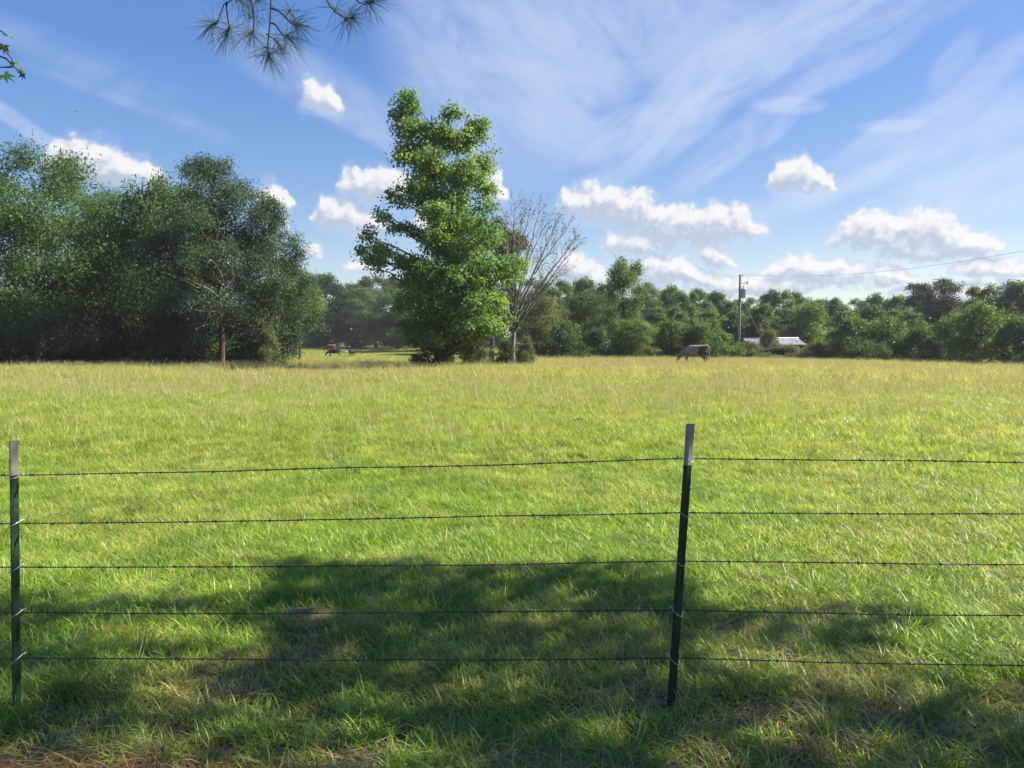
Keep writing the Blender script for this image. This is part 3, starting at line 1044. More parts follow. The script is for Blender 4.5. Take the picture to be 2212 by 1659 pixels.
# ---- the tall gum tree alone in the field, modelled from its own lobes
def gum_tree():
    r = np.random.RandomState(21)
    D = 45.0
    k = D / F
    base = at(948, 742, D)
    z0 = gz(base.x, D)
    o = thing('sweetgum_tree', 'tall ragged green gum tree standing alone in the field, three bushy tops', 'tree', (base.x, D, z0))
    L2 = [(882, 225, 30, 33), (862, 262, 22, 38), (896, 280, 34, 38), (884, 208, 18, 16),
          (970, 250, 26, 24), (952, 298, 42, 42), (988, 308, 38, 42), (1042, 266, 20, 18), (1030, 298, 26, 34), (1040, 348, 26, 34), (1062, 322, 10, 10),
          (880, 330, 36, 44), (930, 368, 56, 48), (1000, 380, 52, 48), (905, 418, 46, 36), (980, 438, 60, 44), (1045, 405, 24, 32), (1048, 448, 24, 28),
          (817, 455, 13, 16), (832, 476, 21, 16), (862, 490, 26, 17), (890, 503, 24, 20), (848, 420, 16, 12), (872, 438, 20, 17),
          (797, 508, 13, 20), (783, 540, 18, 13), (822, 534, 25, 16), (806, 561, 30, 17), (850, 556, 34, 22), (884, 570, 38, 24), (817, 580, 13, 10),
          (950, 480, 42, 42), (1000, 490, 52, 42), (945, 525, 42, 46), (1000, 548, 56, 48), (1050, 508, 34, 38), (1072, 520, 24, 28),
          (1090, 572, 32, 20), (1120, 568, 19, 15), (1095, 600, 28, 18), (1060, 590, 46, 34), (1010, 608, 56, 42), (950, 588, 52, 42), (902, 610, 46, 32),
          (930, 648, 56, 38), (1000, 658, 64, 42), (1066, 650, 40, 40), (1080, 690, 30, 26), (1030, 700, 60, 28), (960, 700, 52, 28), (900, 668, 42, 36), (886, 705, 36, 26),
          (1000, 724, 46, 22), (1058, 712, 34, 18), (940, 732, 36, 20), (900, 738, 28, 18)]
    lobes = []
    for (u, v, ru, rv) in L2:
        p = at(u, v, D)
        off = abs(u - 950) * k
        half = (1.2 + 2.6 * sst(v, 250, 620)) * 1.0
        room = math.sqrt(max(0.05, 1 - min(0.95, off / (half * 1.55)) ** 2)) * half
        big = ru > 30
        ysets = ([-0.55, 0.5] if big else [0.0])
        for ys_ in ysets:
            yo = ys_ * room + r.randn() * 0.15 * room
            s = 0.80 if big else 0.98
            lobes.append((p.x - base.x + r.randn() * 0.08, yo, p.z - z0, (ru * s - 3) * k, (ru * s - 3) * k * 0.9, (rv * s - 2) * k))
    (V_, Q_), cc = lobe_leaves(r, lobes, 105000, 0.36, 0.150, 24, 1.2, 0.35, 0.8, (0.40, 1.05), 5, (0.66, 0.95))
    crown = mesh_from('gum_crown', V_, Q_, M_GUM)
    top = at(930, 250, D).z - z0
    tp = np.array([(0, 0, -0.2), (0.02, 0, 1.5), (-0.05, 0.05, 3.5), (0.02, 0.1, 6), (-0.1, 0.0, 8.5), (-0.15, 0.05, 11), (-0.35, 0, top)])
    tg = [l[:3] for l in lobes] + [tuple(c) for c in cc[r.choice(len(cc), 60, replace=False)]]
    tr = wood(r, top, tp, 0.29, tg, 0.16, 10).mesh('gum_trunk', M_BARK, True)
    link('trunk', tr, o)
    link('crown', crown, o, color=(0.122, 0.205, 0.070))
    return o


gum_tree()


# ---- the bare dead tree beside it
def dead_tree():
    r = np.random.RandomState(8)
    D = 49.0
    b = at(1108, 742, D)
    z0 = gz(b.x, D)
    o = thing('dead_tree', 'bare dying tree with spreading grey twigs right of the tall gum tree', 'tree', (b.x, D, z0))
    mb = MB()
    leaves_c = []

    def loc(u, v, dy=0.0):
        p = at(u, v, D)
        return np.array([p.x - b.x, dy, p.z - z0])
    mb.tube([loc(1106, 785), loc(1107, 760), loc(1110, 725), loc(1112, 700)], [0.26, 0.15, 0.11, 0.08], 10)
    stems = [((1108, 720), (1112, 620), (1128, 455), 0.3, 0.13), ((1110, 705), (1122, 600), (1163, 468), -0.7, 0.12),
             ((1112, 705), (1140, 615), (1200, 482), 0.9, 0.13), ((1112, 715), (1150, 630), (1242, 520), -0.2, 0.13),
             ((1110, 720), (1148, 650), (1232, 548), -1.2, 0.11), ((1104, 690), (1100, 600), (1092, 470), 0.9, 0.10),
             ((1112, 690), (1135, 655), (1195, 612), -0.6, 0.08), ((1113, 710), (1128, 560), (1185, 475), 1.6, 0.10),
             ((1106, 700), (1110, 560), (1110, 462), -1.5, 0.10), ((1114, 690), (1150, 640), (1215, 590), 1.0, 0.07),
             ((1110, 650), (1116, 560), (1146, 450), -0.4, 0.08), ((1116, 660), (1160, 570), (1222, 500), 0.4, 0.08)]

    def sub(p0, d, L, rr, depth):
        n = 5
        pts = [p0]
        dd = d / np.linalg.norm(d)
        for i in range(n):
            dd = dd + r.randn(3) * 0.13 + np.array([0, 0, 0.06])
            dd /= np.linalg.norm(dd)
            pts.append(pts[-1] + dd * L / n)
        pts = np.array(pts)
        mb.tube(pts, np.linspace(rr, max(0.005, rr * 0.35), n + 1), 4 if rr > 0.02 else 3, cap=False)
        if depth > 0:
            for q in range(r.randint(3, 6)):
                i = r.randint(1, n + 1)
                nd = dd * 0.9 + r.randn(3) * 0.5 + np.array([0.05, 0, 0.25])
                sub(pts[i], nd, L * (0.45 + 0.25 * r.rand()), max(0.006, rr * 0.5), depth - 1)
        else:
            for q in range(2):
                if r.rand() < 0.5:
                    leaves_c.append(pts[r.randint(2, n + 1)] + r.randn(3) * 0.05)
    for (a, m_, c_, dy, rr) in stems:
        A, Bm, Cc = loc(*a, 0.0), loc(*m_, dy * 0.5), loc(*c_, dy)
        p = bez(A, Bm, Cc, 12)
        p[1:-1] += r.randn(10, 3) * 0.035
        mb.tube(p, np.linspace(rr * 0.8, 0.012, 12), 6, cap=False)
        L = np.linalg.norm(Cc - A)
        for q in range(20):
            i = r.randint(4, 12)
            tdir = p[min(i, 11)] - p[i - 1]
            tdir = tdir / np.linalg.norm(tdir)
            sub(p[i], tdir + r.randn(3) * 0.42 + np.array([0, 0, 0.15]), 1.6 * (0.5 + 0.6 * r.rand()) * (1.25 - 0.05 * i), 0.015, 1)
    # low dead limbs
    mb.tube(bez(loc(1108, 705), loc(1085, 708), loc(1066, 722, -0.4), 6), np.linspace(0.05, 0.015, 6), 5)
    mb.tube(bez(loc(1112, 745), loc(1150, 742), loc(1172, 741, -0.5), 6), np.linspace(0.04, 0.012, 6), 5)
    mb.tube(bez(loc(1150, 742, -0.3), loc(1165, 730), loc(1176, 718, -0.7), 5), np.linspace(0.02, 0.008, 5), 4)
    link('trunk', mb.mesh('dead_trunk', M_DEAD, True), o)
    lc = np.array(leaves_c)
    nr = r.randn(len(lc), 3)
    nr /= np.linalg.norm(nr, axis=1, keepdims=True)
    V_, Q_ = leaf_quads(r, lc, nr, 0.10, 1.6, 0.6)
    link('dead_leaves', mesh_from('dead_leaves', V_, Q_, M_DRYLEAF), o)
    return o


dead_tree()

# ---- prototypes
BIG = 14.0
FEA = [make_proto(31, 'feather', 5.0, 14.0, 62000, 0.22, 30), make_proto(32, 'feather', 5.0, 14.0, 54000, 0.22, 26)]
CED = [make_proto(41, 'cedar', 5.0, 13.0, 120000, 0.14, 44), make_proto(42, 'cedar', 4.0, 11.0, 60000, 0.14, 30)]
OAK = [make_proto(51, 'broad', 4.5, 12.0, 42000, 0.20, 30), make_proto(52, 'layer', 4.5, 12.0, 36000, 0.20, 30), make_proto(53, 'broad', 4.5, 12.0, 36000, 0.22, 22)]
HIGH = make_proto(57, 'broad', 4.5, 12.0, 24000, 0.22, 24, 0.42)
FARB = [make_proto(61 + i, k, 4.5, 12.0, 20000, 0.38, 16) for i, k in enumerate(['broad', 'layer', 'broad', 'layer', 'feather', 'broad'])]
UMB = make_proto(71, 'umbrella', 4.5, 12.0, 15000, 0.32, 22)
BUSH = [make_proto(81, 'bush', 2.5, 3.5, 14000, 0.19, 15), make_proto(82, 'bush', 2.5, 3.5, 12000, 0.20, 12), make_proto(83, 'bush', 2.5, 3.5, 15000, 0.17, 18)]

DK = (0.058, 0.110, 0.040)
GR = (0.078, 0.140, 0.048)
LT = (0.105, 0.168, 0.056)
CD = (0.062, 0.102, 0.050)
OL = (0.100, 0.130, 0.056)
BL = (0.070, 0.124, 0.058)
rr_ = random.Random(9)

# left grove
plant('locust_tree', FEA[0], 'airy feathery tree at the left edge of the photo, sky showing through', 'tree', 88, 50, 330, 150, 5, 14, (0.066, 0.122, 0.042), rotz=0.4)
plant('locust_tree', FEA[1], 'feathery tree cut off by the left edge, paler foliage', 'tree', -75, 53, 350, 150, 5, 14, (0.070, 0.126, 0.044), rotz=2.0)
plant('locust_tree', FEA[1], 'narrow feathery tree between the airy left tree and the dark cedar', 'tree', 262, 57, 415, 85, 5, 14, GR, rotz=4.1)
plant('oak_tree', OAK[0], 'rounded dark green tree tucked against the left side of the big cedar', 'tree', 345, 54, 392, 98, 4.5, 12, DK, rotz=1.0)
plant('cedar_tree', CED[0], 'biggest dark cedar of the left grove with pointed top', 'tree', 472, 49, 342, 150, 5, 13, CD, rotz=0.9)
plant('cedar_tree', CED[1], 'greyish cedar forming the right shoulder of the left grove', 'tree', 588, 51, 432, 96, 4, 11, CD, rotz=2.7)
plant('oak_tree', OAK[1], 'lower leafy tree filling the dark gap beneath the airy left trees', 'tree', 200, 56, 560, 110, 4.5, 12, DK, rotz=2.2)
plant('oak_tree', HIGH, 'bushy light green tree leaning out at the right end of the left grove', 'tree', 648, 60, 580, 48, 4.5, 12, LT, rotz=0.2)
plant('shrub', BUSH[0], 'small round green shrub in front of the right end of the left grove', 'shrub', 578, 47.5, 714, 30, 2.5, 3.5, OL, rotz=0.3)
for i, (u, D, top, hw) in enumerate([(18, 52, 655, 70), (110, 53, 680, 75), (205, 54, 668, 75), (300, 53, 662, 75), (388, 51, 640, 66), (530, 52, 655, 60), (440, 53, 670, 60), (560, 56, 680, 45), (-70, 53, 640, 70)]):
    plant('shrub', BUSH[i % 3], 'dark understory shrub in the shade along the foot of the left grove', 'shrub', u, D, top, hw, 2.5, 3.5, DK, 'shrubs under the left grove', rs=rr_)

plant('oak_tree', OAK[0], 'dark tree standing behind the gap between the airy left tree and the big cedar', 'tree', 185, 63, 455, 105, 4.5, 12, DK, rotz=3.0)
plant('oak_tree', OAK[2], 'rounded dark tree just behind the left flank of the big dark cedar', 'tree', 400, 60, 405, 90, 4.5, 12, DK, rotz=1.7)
# dead white limbs on the lower cedar
r = np.random.RandomState(77)
mb = MB()
Dq = 44.0
for (u0, v0, u1, v1) in [(478, 680, 440, 650), (478, 690, 520, 640), (480, 660, 545, 648), (482, 690, 560, 690), (478, 672, 415, 668), (480, 640, 505, 600),
                         (476, 650, 430, 615), (482, 700, 545, 712), (480, 620, 530, 585), (476, 700, 425, 710), (480, 600, 455, 560)]:
    a, b_ = at(u0, v0, 46.0), at(u1, v1, Dq + r.rand() * 0.8)
    mid_ = (a + b_) / 2 + Vector((r.randn() * .15, 0, r.randn() * 0.25 + 0.1))
    p = bez(a, mid_, b_, 6)
    mb.tube(p, np.linspace(0.045, 0.012, 6), 4)
    for q in range(4):
        i = r.randint(2, 6)
        e = p[i] + np.array([r.randn() * 0.5, -0.2 * r.rand(), r.randn() * 0.4])
        mb.tube(bez(p[i], (p[i] + e) / 2 + r.randn(3) * 0.1, e, 4), np.linspace(0.02, 0.008, 4), 3)
base = at(478, 742, 46.0)
zb = gz(base.x, 46.0)
tz = thing('cedar_snag', 'reddish trunk with pale dead limbs before the big dark cedar', 'tree', (base.x, 46.0, zb))
mt = MB()
hh = at(478, 640, 46.0).z - zb
mt.tube([(0.0, 0, -0.2), (0.0, 0, 0.6), (0.05, 0.02, 2.0), (0.0, 0.0, hh)], [0.28, 0.20, 0.16, 0.06], 9)
link('trunk', mt.mesh('snag_trunk', M_BARKRED, True), tz)
me = mb.mesh('snag_limbs', M_DEAD, True)
me.transform(Matrix.Translation((-base.x, -46.0, -zb)))
link('dead_limb', me, tz)

# far side of the valley, seen in the gap
for i, (u, top, hw) in enumerate([(600, 612, 46), (655, 602, 44), (706, 597, 42), (762, 612, 40), (812, 597, 44), (862, 600, 46), (915, 606, 46), (975, 612, 46), (1035, 606, 46), (1090, 612, 46), (1150, 604, 46)]):
    plant('broadleaf_tree', FARB[i % 6], 'far broadleaf tree in the wood closing the valley behind the cattle', 'tree', u, 192 + 8 * (i % 2), top, hw * 1.15, 4.5, 12, (0.044, 0.080, 0.034), 'trees across the valley', rs=rr_)
plant('oak_tree', OAK[1], 'spreading layered tree with pale trunk right of the red cow', 'tree', 775, 184, 622, 66, 4.5, 12, GR, rotz=0.8)
plant('cedar_tree', CED[1], 'low dark cedar behind the black and red cows', 'tree', 706, 187, 668, 46, 4, 11, CD, rotz=0.5)
plant('oak_tree', OAK[0], 'dark tree directly behind the lone white-backed cow', 'tree', 655, 190, 640, 56, 4.5, 12, DK, rotz=2.8)
plant('oak_tree', OAK[2], 'dark green tree just left of the tall gum tree trunk', 'tree', 858, 178, 622, 58, 4.5, 12, DK, rotz=3.3)
plant('oak_tree', OAK[0], 'shaded tree showing under the left limbs of the tall gum tree', 'tree', 915, 165, 628, 62, 4.5, 12, GR, rotz=5.0)
plant('oak_tree', OAK[1], 'green tree filling the space behind the tall gum tree', 'tree', 1010, 150, 622, 72, 4.5, 12, DK, rotz=1.9)
plant('shrub', BUSH[1], 'dense dark shrub around the foot of the tall gum tree', 'shrub', 940, 45.3, 726, 46, 2.5, 3.5, DK, rotz=0.6)
plant('shrub', BUSH[2], 'low shrub right of the tall gum tree foot', 'shrub', 1020, 49, 728, 44, 2.5, 3.5, OL, rotz=1.6)
plant('shrub', BUSH[0], 'dark shrub at the foot of the bare dying tree', 'shrub', 1100, 50.5, 735, 36, 2.5, 3.5, DK, rotz=2.2)
plant('shrub', BUSH[1], 'small olive shrub right of the bare dying tree', 'shrub', 1136, 50, 730, 22, 2.5, 3.5, OL, rotz=4.2)
# thin tree with a brownish tuft between gum tree and dead tree
rt = np.random.RandomState(5)
b0 = at(1062, 742, 54)
zb = gz(b0.x, 54)
o = thing('thin_tree', 'slender tree with brownish leaf tuft between the gum tree and the bare tree', 'tree', (b0.x, 54, zb))
lob = []
for (u, v, ru, rv) in [(1082, 500, 14, 22), (1098, 520, 22, 20), (1112, 520, 22, 18), (1122, 522, 16, 16), (1090, 545, 18, 14), (1075, 480, 10, 14), (1120, 540, 14, 10)]:
    p = at(u, v, 54)
    lob.append((p.x - b0.x, rt.randn() * 0.4, p.z - zb, ru / F * 54, ru / F * 54, rv / F * 54))
(V_, Q_), cc = lobe_leaves(rt, lob, 6000, 0.4, 0.15, 24, 1.5)
topz = at(1075, 500, 54).z - zb
tp = np.array([(0, 0, -0.2), (0.05, 0, 2), (0.1, 0, 5), (0.4, 0, topz)])
link('trunk', wood(rt, topz, tp, 0.17, [l[:3] for l in lob], 0.1).mesh('thin_trunk', M_BARK, True), o)
link('crown', mesh_from('thin_crown', V_, Q_, M_LEAF), o, color=(0.064, 0.074, 0.036))

# right-hand wood: back row
back = [(1172, 618, 46), (1216, 606, 44), (1262, 606, 44), (1306, 612, 40), (1395, 612, 40), (1432, 622, 40), (1474, 626, 34), (1508, 624, 34), (1544, 634, 34), (1580, 652, 32),
        (1616, 644, 34), (1652, 632, 36), (1690, 626, 34), (1722, 632, 30), (1772, 650, 32), (1806, 644, 34), (1848, 646, 34), (1890, 640, 36), (1934, 638, 38), (1972, 642, 30), (2086, 652, 34), (2262, 616, 44)]
for i, (u, top, hw) in enumerate(back):
    plant('broadleaf_tree', FARB[i % 6], 'hazy broadleaf tree in the back row of the right-hand wood', 'tree', u, 118 + 9 * ((i * 7) % 3), top, hw, 4.5, 12, BL if i % 3 else GR, 'back row of the right-hand wood', rs=rr_)
for i in range(24):
    u = 1150 + 48 * i + rr_.uniform(-12, 12)
    plant('broadleaf_tree', FARB[(i * 5 + 2) % 6], 'hazy broadleaf tree in the back row of the right-hand wood', 'tree', u, 150 + 6 * (i % 3), 655 + rr_.uniform(-14, 16), rr_.uniform(38, 50), 4.5, 12, BL, 'back row of the right-hand wood', rs=rr_)
plant('pine_tree', UMB, 'flat-topped dark pine rising above the right-hand wood', 'tree', 2016, 104, 607, 56, 4.5, 12, CD, rotz=0.3)
plant('broadleaf_tree', FARB[0], 'tall broadleaf tree near the right edge just right of the flat-topped pine', 'tree', 2128, 100, 614, 44, 4.5, 12, BL, rotz=1.3)
plant('broadleaf_tree', FARB[2], 'tall broadleaf tree cut by the right edge of the photo', 'tree', 2192, 98, 612, 46, 4.5, 12, GR, rotz=4.3)
# prominent oak with a crooked top
plant('oak_tree', OAK[2], 'prominent dark oak rising above the wood right of the bare tree', 'tree', 1345, 74, 562, 50, 4.5, 12, GR, rotz=3.9)
plant('oak_tree', OAK[0], 'dark oak left of the prominent one, right behind the bare tree', 'tree', 1262, 78, 632, 60, 4.5, 12, DK, rotz=0.5)
plant('oak_tree', OAK[1], 'dull green tree directly right of the bare tree trunk', 'tree', 1180, 70, 640, 62, 4.5, 12, OL, rotz=2.5)
plant('oak_tree', OAK[2], 'leafy young tree with lit foliage in front of the prominent oak', 'tree', 1372, 68, 690, 48, 4.5, 12, LT, rotz=1.1)
# middle row
mid_row = [(1300, 660, 46), (1420, 664, 46), (1474, 668, 44), (1530, 668, 46), (1590, 672, 40), (1640, 662, 44), (1704, 668, 46), (1830, 672, 50), (1900, 664, 50), (1960, 672, 44), (2040, 668, 50), (2110, 672, 44), (2230, 660, 50)]
mid_row += [(u_, 690 + 9 * (k_ % 3), 44) for k_, u_ in enumerate(range(1190, 2290, 66))]
for i, (u, top, hw) in enumerate(mid_row):
    plant('broadleaf_tree', FARB[(i * 2 + 1) % 6], 'smaller broadleaf tree in the middle row of the right-hand wood', 'tree', u, 96 + 4 * ((i * 5) % 3), top, hw, 4.5, 12, GR if i % 2 else BL, 'middle row of the right-hand wood', rs=rr_)
# front shrubs
fr = [(1215, 700, 50, 66, 'broad dull shrub two steps right of the bare tree', DK), (1290, 712, 44, 67, 'dark shrub in front of the oaks left of the grazing cow', DK),
      (1450, 690, 62, 70, 'large rounded shrub behind the head of the right-hand cow', GR), (1515, 700, 46, 69, 'shrub directly behind the right-hand cow', GR),
      (1560, 722, 40, 70, 'low shrub just left of the utility pole foot', GR), (1612, 736, 36, 74, 'scrubby bush hiding the foot of the utility pole', OL),
      (1662, 716, 26, 76, 'tall sprig-like shrub overlapping the left end of the tin roof', OL), (1690, 747, 66, 75, 'low wide bush in front of the tin-roofed shed', OL),
      (1770, 737, 38, 74, 'bush at the right end of the tin-roofed shed', OL),
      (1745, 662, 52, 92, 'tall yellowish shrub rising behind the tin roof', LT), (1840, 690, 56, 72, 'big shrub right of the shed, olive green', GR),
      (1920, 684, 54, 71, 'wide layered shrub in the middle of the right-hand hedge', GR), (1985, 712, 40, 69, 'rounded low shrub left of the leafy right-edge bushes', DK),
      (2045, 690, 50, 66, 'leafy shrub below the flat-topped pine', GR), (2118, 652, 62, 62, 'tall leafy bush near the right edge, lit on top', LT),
      (2195, 690, 52, 58, 'dense bush at the right edge of the photo', GR), (2265, 670, 60, 58, 'bush beyond the right edge', GR), (1880, 738, 44, 68, 'small shrub at the foot of the right-hand hedge', DK)]
for i, (u, top, hw, D, lab, cl) in enumerate(fr):
    plant('shrub', BUSH[i % 3], lab, 'shrub', u, D, top, hw, 2.5, 3.5, cl, rs=rr_)


# ------------------------------------------------------------------ shade tree, pine and leafy sprig around the camera
def shade_tree():
    r = np.random.RandomState(14)
    sdv = np.array(sun_dir)

    def shade_prob(u, v):
        p = 0.0
        n = 24 * (vnoise(u / 90.0, v / 60.0) - 0.5)
        if 560 + n < u < 1470 and 1232 + n < v < 1560:
            p = 0.74 + 0.26 * float(sst(vnoise(u / 55.0 + 3, v / 30.0 + 7), 0.22, 0.45))
        if 1420 <= u < 1940 + 2 * n and 1322 + n < v < 1402 + n:
            p = 0.75
        if u <= 580 and 1305 + n < v < 1352 + n:
            p = 0.8
        if u < 130 and 1305 < v < 1500:
            p = 0.7
        hole = float(sst(vnoise(u / 75.0 + 9, v / 38.0), 0.30, 0.55))
        if u > 900 and v > 1500 + n:
            p = 0.25 + 0.7 * hole
        if u < 900 and v > 1500 + n:
            p = 0.75 * hole
        if 130 <= u < 560 and 1400 + n < v <= 1500:
            p = 0.34
        if 740 < u < 930 and v > 1545:
            p = 0.12
        if 1480 < u < 2300 and 1402 + n < v < 1500 + n:
            p = 0.06
        if u > 1940 + 2 * n and v < 1500 + n:
            p = 0.02
        return p
    cen = []
    tries = 0
    while len(cen) < 1900 and tries < 60000:
        tries += 1
        X_, Y_ = r.uniform(-4.6, 4.6), r.uniform(2.2, 5.75)
        # pixel of the ground point
        d = Vector((X_, Y_, -CAM_H))
        yc = d.y * math.cos(PITCH) - d.z * math.sin(PITCH)
        zc = d.z * math.cos(PITCH) + d.y * math.sin(PITCH)
        u, v = CU + F * d.x / yc, CV - F * zc / yc
        if r.rand() < float(shade_prob(u, min(v, 1658))):
            h = r.uniform(6.0, 8.6)
            cen.append(np.array([X_, Y_, 0]) + sdv * (h / sdv[2]))
    cen = np.array(cen)
    base = (10.8, 1.2)
    o = thing('shade_tree', 'leafy tree outside the right edge, its crown shading the grass along the fence', 'tree', (base[0], base[1], gz(*base)))
    k = np.repeat(np.arange(len(cen)), 4)
    c = cen[k] + r.randn(len(k), 3) * np.array([0.085, 0.085, 0.085])
    nr = np.array([0.3, 0, 0.8]) + r.randn(len(k), 3) * 0.6
    nr /= np.linalg.norm(nr, axis=1, keepdims=True)
    V_, Q_ = leaf_quads(r, c - np.array([base[0], base[1], 0]), nr, 0.115, 1.3)
    link('crown', mesh_from('shade_crown', V_, Q_, M_LEAF), o, color=GR)
    tp = np.array([(0, 0, -0.2), (0.05, 0, 2.5), (-0.1, 0.05, 5), (0, 0, 7.5)])
    tg = [x - np.array([base[0], base[1], 0]) for x in cen[r.choice(len(cen), 45, replace=False)]]
    link('trunk', wood(r, 7.5, tp, 0.26, tg, 0.05).mesh('shade_trunk', M_BARK, True), o)


shade_tree()


def needle_tuft(mb, r, p, ax, n, L, spread=1.0):
    ax = np.asarray(ax, float)
    ax /= np.linalg.norm(ax)
    for i in range(n):
        d = ax * (0.15 + 0.9 * r.rand()) + r.randn(3) * 0.62 * spread
        d /= np.linalg.norm(d)
        ln = L * (0.65 + 0.45 * r.rand())
        s0 = p - ax * r.rand() * 0.045
        m_ = s0 + d * ln * 0.5
        e = s0 + d * ln + np.array([0, 0, -0.10 * ln])
        mb.tube([s0, m_, e], [0.0010, 0.0011, 0.0004], 3, cap=False)


M_NEEDLE = leaf_material('pine_needle', base=(0.055, 0.085, 0.050), trans=0.12, vary=0.5, tgain=(1.4, 1.4, 0.9), rough=0.4)


def pine():
    r = np.random.RandomState(4)
    o = thing('pine_tree', 'pine whose drooping needle sprays hang into the top of the photo', 'tree', (-1.4, -2.2, 0))
    off = np.array([-1.4, -2.2, 0.0])
    mb = MB()
    tp = trunk_line(r, 13, 0.008)
    mb.tube(tp, np.linspace(0.24, 0.05, len(tp)), 12)
    link('trunk', mb.mesh('pine_trunk', M_PINEB, True), o)
    tw = MB()
    nd = MB()
    S = 2212 / 3072.0
    q = lambda zx, zy, dy=0.0: np.array(at((540 + zx * 0.29837) * S, zy * 0.29837 * S, 5.45 + dy))
    hub = np.array([-1.35, 5.3, 4.95])
    bough = bez((-1.4, -2.15, 7.2), (-1.5, 2.2, 7.0), hub, 12)
    tw.tube(bough, np.linspace(0.055, 0.014, 12), 7)
    hub2 = np.array([-1.05, 5.5, 4.62])
    tw.tube(bez(hub, (-1.2, 5.4, 4.8), hub2, 4), np.linspace(0.014, 0.008, 4), 6)
    # sprays: (list of points in the zoomed strip, tuft?)
    stems = [([(490, -260), (500, -60), (495, 15), (440, 45), (405, 150), (375, 235), (320, 260)], 0.1),
             ([(470, 20), (470, 90), (485, 200), (495, 280), (470, 345)], 0.0),
             ([(715, -240), (715, 0), (735, 90), (745, 200), (740, 290), (722, 345)], -0.15),
             ([(915, -280), (915, 0), (905, 220), (890, 380), (878, 500), (895, 575)], 0.05),
             ([(920, 85), (985, 105), (1060, 170), (1120, 240), (1190, 262)], -0.1),
             ([(910, 230), (960, 245), (1010, 320), (1045, 375), (1110, 385)], 0.15),
             ([(865, 340), (905, 370), (940, 390), (990, 440)], 0.1),
             ([(1060, 165), (1085, 140), (1110, 105)], -0.1),
             ([(740, 165), (700, 185), (690, 150)], -0.1),
             ([(495, 15), (520, 5), (545, -30)], 0.2),
             ([(1440, -220), (1440, -60), (1500, 50), (1560, 120), (1660, 185), (1740, 185)], 0.0),
             ([(1560, 120), (1560, 80)], 0.0),
             ([(1740, -200), (1750, -20), (1800, 25), (1860, 45), (1930, 25)], 0.1),
             ([(1660, 185), (1670, 215)], 0.05), ([(640, -200), (650, -80), (655, -10)], 0.0), ([(800, -200), (790, -60), (780, 20)], 0.1), ([(560, -200), (590, -60), (600, 0)], -0.1),
             ([(850, 470), (865, 480), (890, 490)], 0.1)]
    for (pts, dy) in stems:
        W_ = np.array([q(*p, dy + 0.04 * math.sin(i * 2.1)) for i, p in enumerate(pts)])
        if pts[0][1] < -150:
            hb = hub if pts[0][0] < 1000 else hub2
            W_ = np.concatenate([bez(hb, (hb + W_[0]) / 2 + np.array([0, 0, 0.06]), W_[0], 4)[:-1], W_])
        rr = np.linspace(0.0075 if len(pts) > 4 else 0.005, 0.004, len(W_))
        tw.tube(W_, rr, 5)
        ax = W_[-1] - W_[-2]
        ax = ax / np.linalg.norm(ax) * 0.7 + np.array([0, -0.1, -0.35])
        needle_tuft(nd, r, W_[-1], ax, 62 if len(pts) > 3 else 30, 0.195, 1.0)
        if len(pts) > 4:
            needle_tuft(nd, r, W_[-2] * 0.4 + W_[-1] * 0.6, ax, 22, 0.17, 1.1)
    # rest of the crown, above the frame
    for i in range(16):
        z = 7.8 + i * 0.32
        az = i * 2.4 + 2.6
        L = 2.6 * (1 - 0.045 * i)
        a = np.array([-1.4, -2.2, z])
        e = a + np.array([math.cos(az) * L, math.sin(az) * L - 0.6, 0.35])
        p = bez(a, (a + e) / 2 + np.array([0, 0, 0.3]), e, 6)
        tw.tube(p, np.linspace(0.05, 0.012, 6), 5)
        for j in range(9):
            k_ = r.randint(2, 6)
            t_ = p[k_] + r.randn(3) * np.array([0.3, 0.3, 0.15])
            tw.tube([p[k_], t_], [0.012, 0.006], 4)
            needle_tuft(nd, r, t_, t_ - p[k_] + np.array([0, 0, 0.1]), 26, 0.19)
    for nm, b_, mt_ in (('branch', tw, M_TWIG), ('needles', nd, M_NEEDLE)):
        me = b_.mesh('pine_' + nm, mt_, True)
        me.transform(Matrix.Translation(-off))
        link(nm, me, o)


pine()


def lobed_leaf(mb, r, c, tipdir, side, nrm, L):
    """five-lobed leaf as a fan of quads"""
    ang = [-2.2, -1.75, -1.25, -0.95, -0.62, -0.28, 0.0, 0.28, 0.62, 0.95, 1.25, 1.75, 2.2]
    rad_ = [0.30, 0.62, 0.34, 0.50, 0.92, 0.42, 1.08, 0.42, 0.92, 0.50, 0.34, 0.62, 0.30]
    V_ = [c]
    for a_, q_ in zip(ang, rad_):
        cur = nrm * (-0.22 * q_ * q_)
        V_.append(c + L * (tipdir * math.cos(a_) * q_ + side * math.sin(a_) * q_ + cur))
    T = [(0, i, i + 1) for i in range(1, len(ang))]
    mb.add(np.array(V_), None, T)


